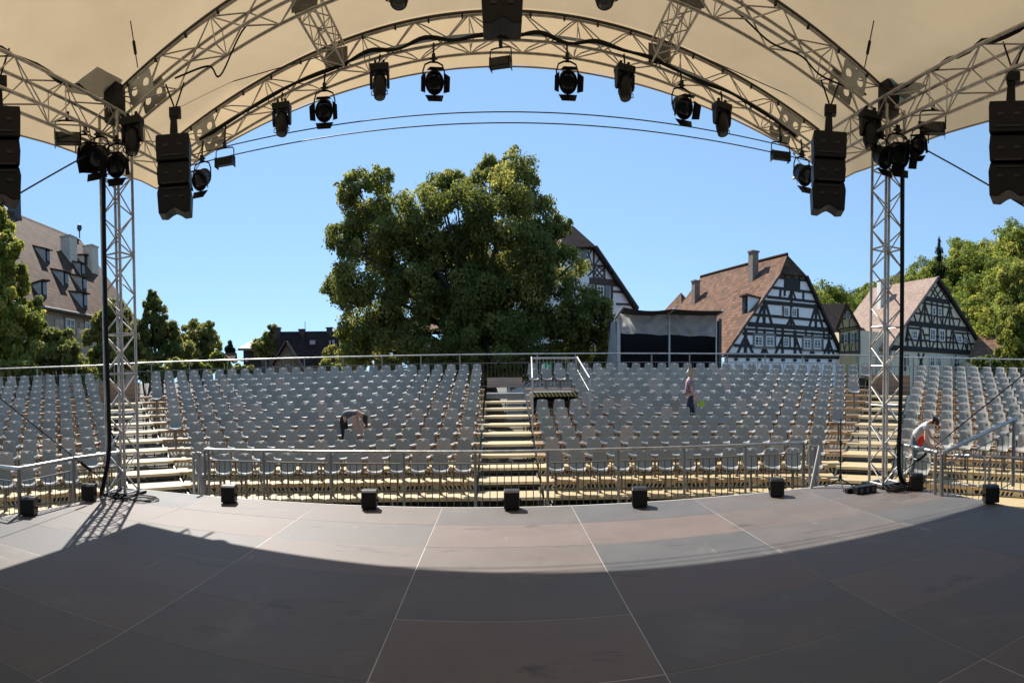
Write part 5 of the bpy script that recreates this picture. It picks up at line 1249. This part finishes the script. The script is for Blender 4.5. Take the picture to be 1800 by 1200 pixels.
tree('hedge', 'dark overgrown hedge under and behind the big linden', gpos(830, 43), plobes([(590 + 36 * i, 632 + 6 * math.sin(i * 1.7), 24, .6 * math.sin(i * 2.3)) for i in range(14)], 43), 30000, .13, 90, LEAF, .1, sub=16)
# ---- the wooded hill on the right: a slope with separate trees
def hz_(X, Y):
    d = math.hypot(X, Y); th = math.atan2(X, Y); t = min(1, max(0, (th - .46) / .34)); t = t * t * (3 - 2 * t)
    return GZ + min(26, max(0, d - 54) * .20) * t
hm = MB(); hm.sm = True; nth, nd = 30, 16
for i in range(nd + 1):
    for j in range(nth + 1): d = 52 + 120 * i / nd; th = .42 + .78 * j / nth; X, Y = d * math.sin(th), d * math.cos(th); hm.v.append((X, Y, hz_(X, Y) + (.03 if hz_(X, Y) > GZ + .01 else -.5)))
for i in range(nd):
    for j in range(nth): a = i * (nth + 1) + j; hm.f.append((a, a + 1, a + nth + 2, a + nth + 1))
tag(hm.build('hill', mat('forest_floor', (.045, .06, .022), .95, hue=(.07, .09, .03), scale=.4)), kind='structure')
protos = []
rh = random.Random(21)
for v in range(4):
    lb = [(Vector((0, 0, 6.6)), 2.6)] + [(Vector((rh.uniform(-2.6, 2.6), rh.uniform(-2.6, 2.6), rh.uniform(3.8, 9.4))), rh.uniform(1.3, 2.2)) for _ in range(11)]
    t = tree('hill_tree', 'x', (0, 0, 0), lb, 22000, .15, 40 + v, LEAFH, .22, 'trees on the wooded hill', clump=.42, fork=.35); protos.append(t)
rows = [(60, [1560, 1620, 1690, 1740, 1790], .62), (66, [1440, 1480, 1530, 1585, 1650, 1715, 1765, 1812], .8), (75, [1425, 1462, 1505, 1550, 1600, 1645, 1690, 1735, 1780, 1815], .92), (86, [1435, 1475, 1520, 1565, 1610, 1655, 1700, 1745, 1785, 1820], 1.0), (100, [1420, 1450, 1495, 1540, 1590, 1635, 1680, 1725, 1770, 1812], 1.0)]
sky = [(1400, 505), (1445, 490), (1480, 497), (1540, 478), (1600, 462), (1640, 452), (1660, 440), (1700, 415), (1745, 412), (1800, 388), (1840, 380)]
def skyline(x):
    for (a, ya), (b, yb) in zip(sky, sky[1:]):
        if a <= x <= b: return ya + (yb - ya) * (x - a) / (b - a)
    return sky[-1][1]
cnt = 0; names_row = ['lowest', 'second lowest', 'middle', 'second highest', 'highest']
for ri, (d, xs, k) in enumerate(rows):
    for ci, x in enumerate(xs):
        xx = x + rh.uniform(-8, 8); dd = d + rh.uniform(-2, 2); p = at(xx, 640, dd); zb = hz_(p.x, p.y)
        ytop = skyline(min(max(xx, 1401), 1839)) + (4 - ri) * 26 + rh.uniform(-6, 12)
        ztop = at(xx, ytop, dd).z; hgt = max(4.5, ztop - zb); sc = hgt / 11.2; wd = min(1.7, max(.95, sc * rh.uniform(1.05, 1.4)))
        M = Matrix.Translation((p.x, p.y, zb - .1)) @ Matrix.Rotation(rh.uniform(0, 6.28), 4, 'Z') @ Matrix.Diagonal((wd, wd, sc, 1))
        v = cnt % 4
        if cnt < 4: o = protos[v]; o.matrix_basis = M
        else: o = copy_tree(protos[v], M)
        o['label'] = '%s tree from the left in the %s row of trees on the wooded hill' % (ORD[ci + 1], names_row[ri]); cnt += 1
def spruce(label, x, ytop, d, hgt_px, seed):
    p = at(x, ytop, d); zb = hz_(p.x, p.y); H = p.z - zb; rg = np.random.default_rng(seed); lob = []
    root = thing('spruce_tree', label, 'tree', (p.x, p.y, zb)); V = []
    n = 4200; h = rg.uniform(.10, 1, n) ** .8; lay = (np.round(h * 13) + rg.normal(0, .12, n)) / 13; rmax = np.clip(1.02 - lay, .01, 1) * H * .30 * (.75 + .4 * np.sin(np.round(lay * 13) * 2.7)) + .15; r = rmax * rg.uniform(.15, 1, n) ** .6; az = np.round(rg.uniform(0, 1, n) * 7) / 7 * 2 * np.pi + np.round(lay * 13) * 1.9 + rg.normal(0, .10, n)
    P = np.stack([p.x + r * np.cos(az), p.y + r * np.sin(az), zb + lay * H - r * .28 + rg.normal(0, .22, n)], 1); dr = np.stack([np.cos(az), np.sin(az), -.35 + 0 * az], 1); sd = np.stack([-np.sin(az), np.cos(az), 0 * az], 1); s = rg.uniform(.12, .26, n)[:, None]
    Vv = np.stack([P - dr * s, P + sd * s * .45, P + dr * s, P - sd * s * .45], 1).reshape(-1, 3); me = bpy.data.meshes.new('crown'); me.from_pydata(Vv.tolist(), [], np.arange(4 * n).reshape(-1, 4).tolist()); me.materials.append(LEAFD)
    a_ = me.attributes.new('tint', 'FLOAT', 'POINT'); a_.data.foreach_set('value', np.repeat(rg.uniform(0, .7, n), 4)); o = bpy.data.objects.new('crown', me); put(o, root, Matrix())
    bar('trunk', (p.x, p.y, zb), (p.x, p.y, zb + H * .97), .12, BARK, root)
spruce('dark pointed spruce sticking out above the wooded hill', 1651, 424, 84, 0, 3)

# ================================================================ THINGS ON THE STAGE
def monitor_proto():
    r = thing('floor_light_box', 'x', 'stage light', (0, 0, 0))
    b = MB(); b.prism([(-.115, -.10, .02), (-.115, .12, .02), (-.115, .12, .235), (-.115, -.06, .245), (-.115, -.10, .215)], (.23, 0, 0)); b.build('housing', mat('black_box_housing', (.010, .010, .011), .4, var=.25, scale=10), r, bevel=.008, M=Matrix())
    block('front_grille', (0, -.104, .12), (.19, .012, .15), mat('black_grille', (.008, .008, .009), .8), r)
    block('connector', (.06, .124, .07), (.05, .02, .04), BLKM, r)
    for s in (-1, 1):
        block('foot', (s * .085, .07, .01), (.03, .12, .02), CABLE, r); bar('knob', (s * .116, 0, .11), (s * .140, 0, .11), .018, BLKM, r)
    return r
MP = monitor_proto(); firstm = True
for x, y, rz, lab in ((43, 908, -.5, 'leftmost black light box on the left stage edge'), (150, 882, -.45, 'black light box on the left stage edge, next to the left tower'), (398, 886, -.25, 'black light box on the stage front, below the left end of the railing'), (647, 897, -.12, 'black light box on the stage front, left of the middle stairs'), (900, 898, .05, 'black light box on the stage front, right below the middle stairs'), (1127, 893, .2, 'black light box on the stage front, right of the middle stairs'), (1370, 874, .35, 'black light box on the stage front, near the right end of the railing'), (1617, 863, .6, 'black light box right of the right tower foot'), (1750, 886, .6, 'rightmost black light box on the right stage edge')):
    p = atz(x, y, 0); M = Matrix.Translation((p.x, p.y + .10, .0)) @ Matrix.Rotation(-rz, 4, 'Z') @ Matrix.Scale(1.02, 4)
    o = MP if firstm else copy_tree(MP, M)
    o.matrix_basis = M; firstm = False; o['label'] = lab; o['group'] = 'black light boxes along the stage edge'
# microphone stand
mp = atz(1477, 858, 0); ms_ = thing('microphone_stand', 'black microphone stand on a tripod beside the right stairs', 'stand', (mp.x, mp.y, 0))
bar('pole', (mp.x, mp.y, .12), (mp.x, mp.y, 1.02), .012, BLKM, ms_); bar('collar', (mp.x, mp.y, .10), (mp.x, mp.y, .20), .028, BLKM, ms_); bar('clutch', (mp.x, mp.y, .62), (mp.x, mp.y, .70), .02, BLKM, ms_)
for a in (.1, 2.2, 4.3): bar('leg', (mp.x, mp.y, .14), (mp.x + .30 * math.cos(a), mp.y + .30 * math.sin(a), .012), .011, BLKM, ms_)
# dimmer box and cables by the right tower
dp = atz(1526, 868, 0); bx = thing('power_box', 'long black power box lying by the right tower foot', 'box', dp)
b = MB(); b.box(dp + Vector((0, .1, .055)), (.42, .16, .11)); b.build('case', BLK, bx, bevel=.01); b = MB(); b.box(dp + Vector((-.12, .24, .035)), (.36, .10, .07)); b.build('case', BLK, bx, bevel=.01)
for i in range(3): block('socket', dp + Vector((-.13 + .13 * i, .016, .055)), (.07, .012, .06), mat('socket_grey', (.05, .05, .055), .4), bx)
def coil(c, r, n, seed, label, loose=.3):
    rg = random.Random(seed); pts = []
    for k in range(n * 20 + 1):
        a = 2 * math.pi * k / 20; rr = r * (1 + loose * math.sin(a * .37 + seed) * .5 + loose * .4 * math.sin(a * .91)); pts.append(Vector((c.x + rr * math.cos(a) + .04 * math.sin(a * .21), c.y + rr * .8 * math.sin(a), .014 + .012 * (k // 20) + .006 * math.sin(a * 3))))
    m = MB(); m.tube(pts, .0095, 6); tag(m.build('cable_coil', CABLE), label, 'cable')
coil(atz(1580, 862, 0), .20, 7, 1, 'messy coil of black cable at the right tower foot', .5); coil(atz(252, 880, 0), .22, 3, 2, 'loose loops of black cable right of the left tower foot', .5); coil(atz(213, 878, 0), .17, 5, 3, 'dark pile of cable around the left tower foot', .4)

# ================================================================ PEOPLE
def skinned(name, V, E, m, parent, sub=2, root=0):
    me = bpy.data.meshes.new(name); me.from_pydata([tuple(v[0]) for v in V], E, []); me.materials.append(m)
    o = bpy.data.objects.new(name, me); put(o, parent, Matrix())
    sk = o.modifiers.new('skin', 'SKIN'); sk.use_smooth_shade = True; sk.branch_smoothing = .3
    ly = me.skin_vertices[0] if me.skin_vertices else None
    if ly is None:
        bm = bmesh.new(); bm.from_mesh(me); bm.verts.layers.skin.verify(); bm.to_mesh(me); bm.free(); ly = me.skin_vertices[0]
    for i, v in enumerate(V):
        r = v[1]; ly.data[i].radius = r if isinstance(r, tuple) else (r, r); ly.data[i].use_root = (i == root)
    s = o.modifiers.new('sub', 'SUBSURF'); s.levels = sub; s.render_levels = sub
    return o
SKIN = mat('skin', (.50, .29, .21), .55, var=.06, scale=8)
def person(label, base, face, J, colours, hair, M_extra=None, held=None):
    """J: joints in a local frame (x = facing direction, y = left, z = up), metres from the floor"""
    c, s = math.cos(face), math.sin(face)
    W = lambda p: Vector((base.x + p[0] * c - p[1] * s, base.y + p[0] * s + p[1] * c, base.z + p[2]))
    root = thing('person', label, 'person', base)
    top, leg = colours
    g = {k: W(v) for k, v in J.items() if isinstance(v, tuple)}
    # one continuous body
    V = [(g['pelvis'], (.13, .10)), (g['belly'], (.125, .09)), (g['chest'], (.14, .10)), (g['neck'], .052), (g['head0'], .06), (g['head1'], (.088, .078)), (g['head2'], (.075, .068))]
    E = [(0, 1), (1, 2), (2, 3), (3, 4), (4, 5), (5, 6)]
    for sd in 'LR':
        k = len(V); V += [(g['sh' + sd], .048), (g['el' + sd], .036), (g['wr' + sd], .026), (g['pa' + sd], (.036, .020))]; E += [(2, k), (k, k + 1), (k + 1, k + 2), (k + 2, k + 3)]
        k = len(V); V += [(g['hip' + sd], .085), (g['kn' + sd], .058), (g['an' + sd], .040), (g['to' + sd], .034)]; E += [(0, k), (k, k + 1), (k + 1, k + 2), (k + 2, k + 3)]
    body = skinned('body', V, E, SKIN, root)
    # fingers and thumbs
    for sd in 'LR':
        d = (g['pa' + sd] - g['wr' + sd]).normalized(); side = d.cross(Vector((0, 0, 1)));
        side = side.normalized() if side.length > .1 else Vector((c, s, 0)); dn = d.cross(side)
        for i in range(4):
            o0 = g['pa' + sd] + side * (.024 * (i - 1.5)); L = (.062, .075, .07, .055)[i]
            skinned('finger', [(o0, .0095), (o0 + d * L * .6 + dn * .006, .0085), (o0 + d * L + dn * .03, .007)], [(0, 1), (1, 2)], SKIN, body, 1)
        o0 = g['wr' + sd].lerp(g['pa' + sd], .4) + side * .02; skinned('thumb', [(o0, .011), (o0 + side * .035 + d * .03, .010), (o0 + side * .045 + d * .06, .008)], [(0, 1), (1, 2)], SKIN, body, 1)
    # nose and ears
    fw = (g['nose'] - g['head1']).normalized()
    up = (g['head2'] - g['head0']).normalized(); rt = fw.cross(up)
    m = MB(); m.tube([g['head1'] + fw * .082 + up * .02, g['head1'] + fw * .105 - up * .015], [.008, .014], 6); m.build('nose', SKIN, body)
    for q in (-1, 1):
        m = MB(); m.tube([g['head1'] + rt * q * .078 + up * .025, g['head1'] + rt * q * .088 - up * .0, g['head1'] + rt * q * .078 - up * .025], [.01, .016, .010], 6); m.build('ear', SKIN, body)
        m = MB(); m.tube([g['head1'] + fw * .078 + rt * q * .03 + up * .012, g['head1'] + fw * .083 + rt * q * .03 + up * .012], .009, 8); m.build('eye', mat('eye_dark', (.02, .015, .012), .3), body)
    m = MB(); m.tube([g['head1'] + fw * .080 - up * .045 - rt * .02, g['head1'] + fw * .084 - up * .045, g['head1'] + fw * .080 - up * .045 + rt * .02], .006, 6); m.build('mouth', mat('lips', (.35, .14, .12), .5), body)
    # shirt
    sl = J.get('sleeve', .45)
    Vs = [(g['pelvis'].lerp(g['belly'], -.1 if J.get('long') else -.05), (.165, .135)), (g['belly'], (.15, .115)), (g['chest'], (.165, .125)), (g['chest'].lerp(g['neck'], .75), (.075, .065))]; Es = [(0, 1), (1, 2), (2, 3)]
    for sd in 'LR': k = len(Vs); Vs += [(g['sh' + sd], .072), (g['sh' + sd].lerp(g['el' + sd], sl), .066)]; Es += [(2, k), (k, k + 1)]
    skinned('shirt', Vs, Es, top, root)
    Vt = [(g['pelvis'].lerp(g['belly'], .45), (.145, .115)), (g['pelvis'], (.15, .12))]; Et = [(0, 1)]
    for sd in 'LR': k = len(Vt); Vt += [(g['hip' + sd], .102), (g['kn' + sd], .076), (g['kn' + sd].lerp(g['an' + sd], .9), .062)]; Et += [(1, k), (k, k + 1), (k + 1, k + 2)]
    skinned('trousers', Vt, Et, leg, root, root=1)
    for sd in 'LR': skinned('shoe', [(g['an' + sd] - Vector((0, 0, .02)), .05), (g['an' + sd].lerp(g['to' + sd], .6), .05), (g['to' + sd], .042)], [(0, 1), (1, 2)], mat('dark_shoe', (.03, .03, .035), .6), root, 1)
    hm_, pts = hair(g, fw, up, rt)
    for V2, E2 in pts: skinned('hair', V2, E2, hm_, root)
    return root, g, W
HAIRD = mat('dark_brown_hair', (.022, .014, .010), .5, var=.3, scale=30); HAIRB = mat('grey_blond_hair', (.30, .25, .18), .6, hue=(.40, .34, .26), scale=30)
def cap(g, fw, up, rt, extra=0.): b = g['head1'] + up * .025 - fw * .022; return [(b, (.092, .088)), (b + up * .06 + fw * .01, (.085, .08)), (b - fw * .03 - up * .05, (.07, .065))], [(0, 1), (0, 2)]
STAND = dict(pelvis=(0, 0, .93), belly=(.0, 0, 1.08), chest=(.0, 0, 1.28), neck=(.02, 0, 1.42), head0=(.045, 0, 1.47), head1=(.06, 0, 1.55), head2=(.05, 0, 1.62), nose=(.16, 0, 1.53), shL=(-.01, .17, 1.34), shR=(-.01, -.17, 1.34), elL=(-.02, .23, 1.07), elR=(.05, -.22, 1.07), wrL=(.12, .22, .86), wrR=(.20, -.20, .87), paL=(.16, .21, .79), paR=(.25, -.20, .80), hipL=(0, .09, .88), hipR=(0, -.09, .88), knL=(.10, .10, .48), knR=(-.04, -.10, .48), anL=(.02, .10, .08), anR=(-.22, -.10, .10), toL=(.16, .11, .035), toR=(-.09, -.11, .035), sleeve=.55, long=True)
# standing person with a green sheet of paper
p5 = at(1212, 700, 18.15); base = Vector((p5.x, p5.y, zr(6)))
def plaid():
    m = mat('plaid_shirt', (.45, .36, .42), .8); nt = m.node_tree; N = nt.nodes; L = nt.links; tc = N.new('ShaderNodeTexCoord'); w1 = N.new('ShaderNodeTexWave'); w1.inputs['Scale'].default_value = 6; w1.bands_direction = 'Z'; w1.inputs['Distortion'].default_value = 2; L.new(tc.outputs['Object'], w1.inputs[0]); n1 = N.new('ShaderNodeTexNoise'); n1.inputs['Scale'].default_value = 18; L.new(tc.outputs['Object'], n1.inputs[0])
    ad = N.new('ShaderNodeMath'); ad.operation = 'MULTIPLY'; L.new(w1.outputs[0], ad.inputs[0]); L.new(n1.outputs[0], ad.inputs[1]); cr = N.new('ShaderNodeValToRGB'); e = cr.color_ramp.elements; e[0].position = .12; e[0].color = (.06, .025, .045, 1); e[1].position = .55; e[1].color = (.50, .44, .52, 1); q = e.new(.3); q.color = (.26, .10, .12, 1); L.new(ad.outputs[0], cr.inputs[0]); L.new(cr.outputs[0], N['Principled BSDF'].inputs['Base Color']); return m
NAVY = mat('navy_jeans', (.018, .024, .045), .8, var=.2, scale=10)
pr, g, W = person('person in a checked shirt and dark trousers holding a green sheet, walking right', base, -.25, STAND, (plaid(), NAVY), lambda g, fw, up, rt: (HAIRB, [cap(g, fw, up, rt)]))
pr.matrix_basis = pr.matrix_basis @ Matrix.Diagonal((1.2, 1.2, 1, 1))
q = base + (g['paR'] + (g['paR'] - g['wrR']) * .4 - base) * 1.0; q.x = base.x + (q.x - base.x) * 1.2; q.y = base.y + (q.y - base.y) * 1.2
b = MB(); b.box(q + Vector((.03, -.03, -.10)), (.20, .006, .27), M=None, ax=(Vector((.96, -.25, .1)).normalized(), Vector((.25, .96, 0)).normalized(), Vector((-.1, 0, 1)).normalized())); tag(b.build('paper_sheet', mat('lime_green_paper', (.36, .60, .03), .6)), 'lime green sheet of paper held by the standing person', 'paper')
# bending woman in the left block
BEND = dict(pelvis=(0, 0, .90), belly=(.12, 0, 1.01), chest=(.31, 0, 1.06), neck=(.47, 0, 1.02), head0=(.53, 0, .98), head1=(.61, 0, .94), head2=(.67, 0, .915), nose=(.63, 0, .84), shL=(.37, .16, 1.02), shR=(.37, -.16, 1.02), elL=(.42, .18, .76), elR=(.36, -.20, .74), wrL=(.58, .14, .56), wrR=(.53, -.15, .55), paL=(.65, .12, .52), paR=(.60, -.13, .505), hipL=(.0, .09, .86), hipR=(.0, -.09, .86), knL=(.10, .11, .48), knR=(.05, -.11, .46), anL=(-.02, .11, .08), anR=(-.1, -.11, .08), toL=(.12, .12, .035), toR=(.03, -.12, .035), sleeve=.28)
p4 = at(603, 745, 16.4); base = Vector((p4.x, p4.y, zr(4)))
def ponytail(g, fw, up, rt):
    V, E = cap(g, fw, up, rt); b = g['head1'] + up * .06; k = len(V)
    V += [(b + fw * .08 + Vector((0, 0, -.04)), .05), (b + fw * .06 + Vector((.02, 0, -.14)), .045), (b + fw * .03 + Vector((.03, 0, -.22)), .02)]; E += [(1, k), (k, k + 1), (k + 1, k + 2)]
    V += [(g['head1'] + rt * .07 + up * .0 + fw * .05, .035), (g['head1'] + rt * .07 + fw * .14 + Vector((0, 0, -.02)), .025)]; E += [(0, k + 3), (k + 3, k + 4)]
    return HAIRD, [(V, E)]
person('dark haired woman in grey sleeveless top bending over chairs of the left block', base, .05, BEND, (mat('grey_blue_top', (.085, .09, .11), .8, var=.1, scale=9), mat('black_trousers', (.008, .008, .010), .85)), ponytail)
# bending woman in the right wing with the bucket
B2 = dict(BEND); B2.update(belly=(.12, 0, 1.04), chest=(.27, 0, 1.17), neck=(.40, 0, 1.24), head0=(.46, 0, 1.245), head1=(.54, 0, 1.24), head2=(.60, 0, 1.245), nose=(.59, 0, 1.14), shL=(.31, .16, 1.16), shR=(.31, -.16, 1.14), elL=(.44, .20, .92), elR=(.30, -.22, .88), wrL=(.66, .16, .78), wrR=(.52, -.18, .72), paL=(.73, .14, .75), paR=(.58, -.17, .67), anL=(.04, .11, .08), toL=(.18, .12, .035), sleeve=.35)
p6 = at(1606, 770, 14.4); base = Vector((p6.x, p6.y, zr(2) + .02))
def bun(g, fw, up, rt):
    V, E = cap(g, fw, up, rt); k = len(V); b = g['head1'] + up * .10 - fw * .02; V += [(b, .045), (b + up * .03, .04)]; E += [(1, k), (k, k + 1)]; return HAIRD, [(V, E)]
person('woman in grey T-shirt and jeans bending to wipe chairs in the right wing', base, -.75, B2, (mat('light_grey_tshirt', (.40, .39, .39), .85, var=.06, scale=12), mat('blue_grey_jeans', (.075, .09, .115), .85, hue=(.11, .13, .16), scale=10)), bun)
p = at(1616, 779, 14.95); root = thing('bucket', 'bright red plastic bucket behind the legs of the bending woman on the right', 'bucket', (p.x, p.y, p.z - .17)); m = MB(); m.lathe([(.13, -.17), (.195, .16), (.205, .16), (.205, .175), (.185, .175), (.125, -.15)], 20, Matrix.Translation(p)); m.sm = True; m.build('tub', mat('red_plastic', (.62, .012, .012), .4), root)
m = MB(); m.tube([p + Vector((.2 * math.cos(a), 0, .16 - .10 * math.sin(a))) for a in [math.pi * i / 10 for i in range(11)]], .005, 6); m.build('handle', STEEL, root)
# vapour trail high in the sky
a, b_ = at(1040, 240, 2500), at(1072, 253, 2500); m = MB(); m.tube([a, a.lerp(b_, .5), b_], [.3, 1.1, .8], 6); tag(m.build('vapour_trail', mat('white_vapour', (.8, .85, .9), 1, transl=.7)), 'short white vapour trail in the blue sky below the ropes', 'vapour trail')
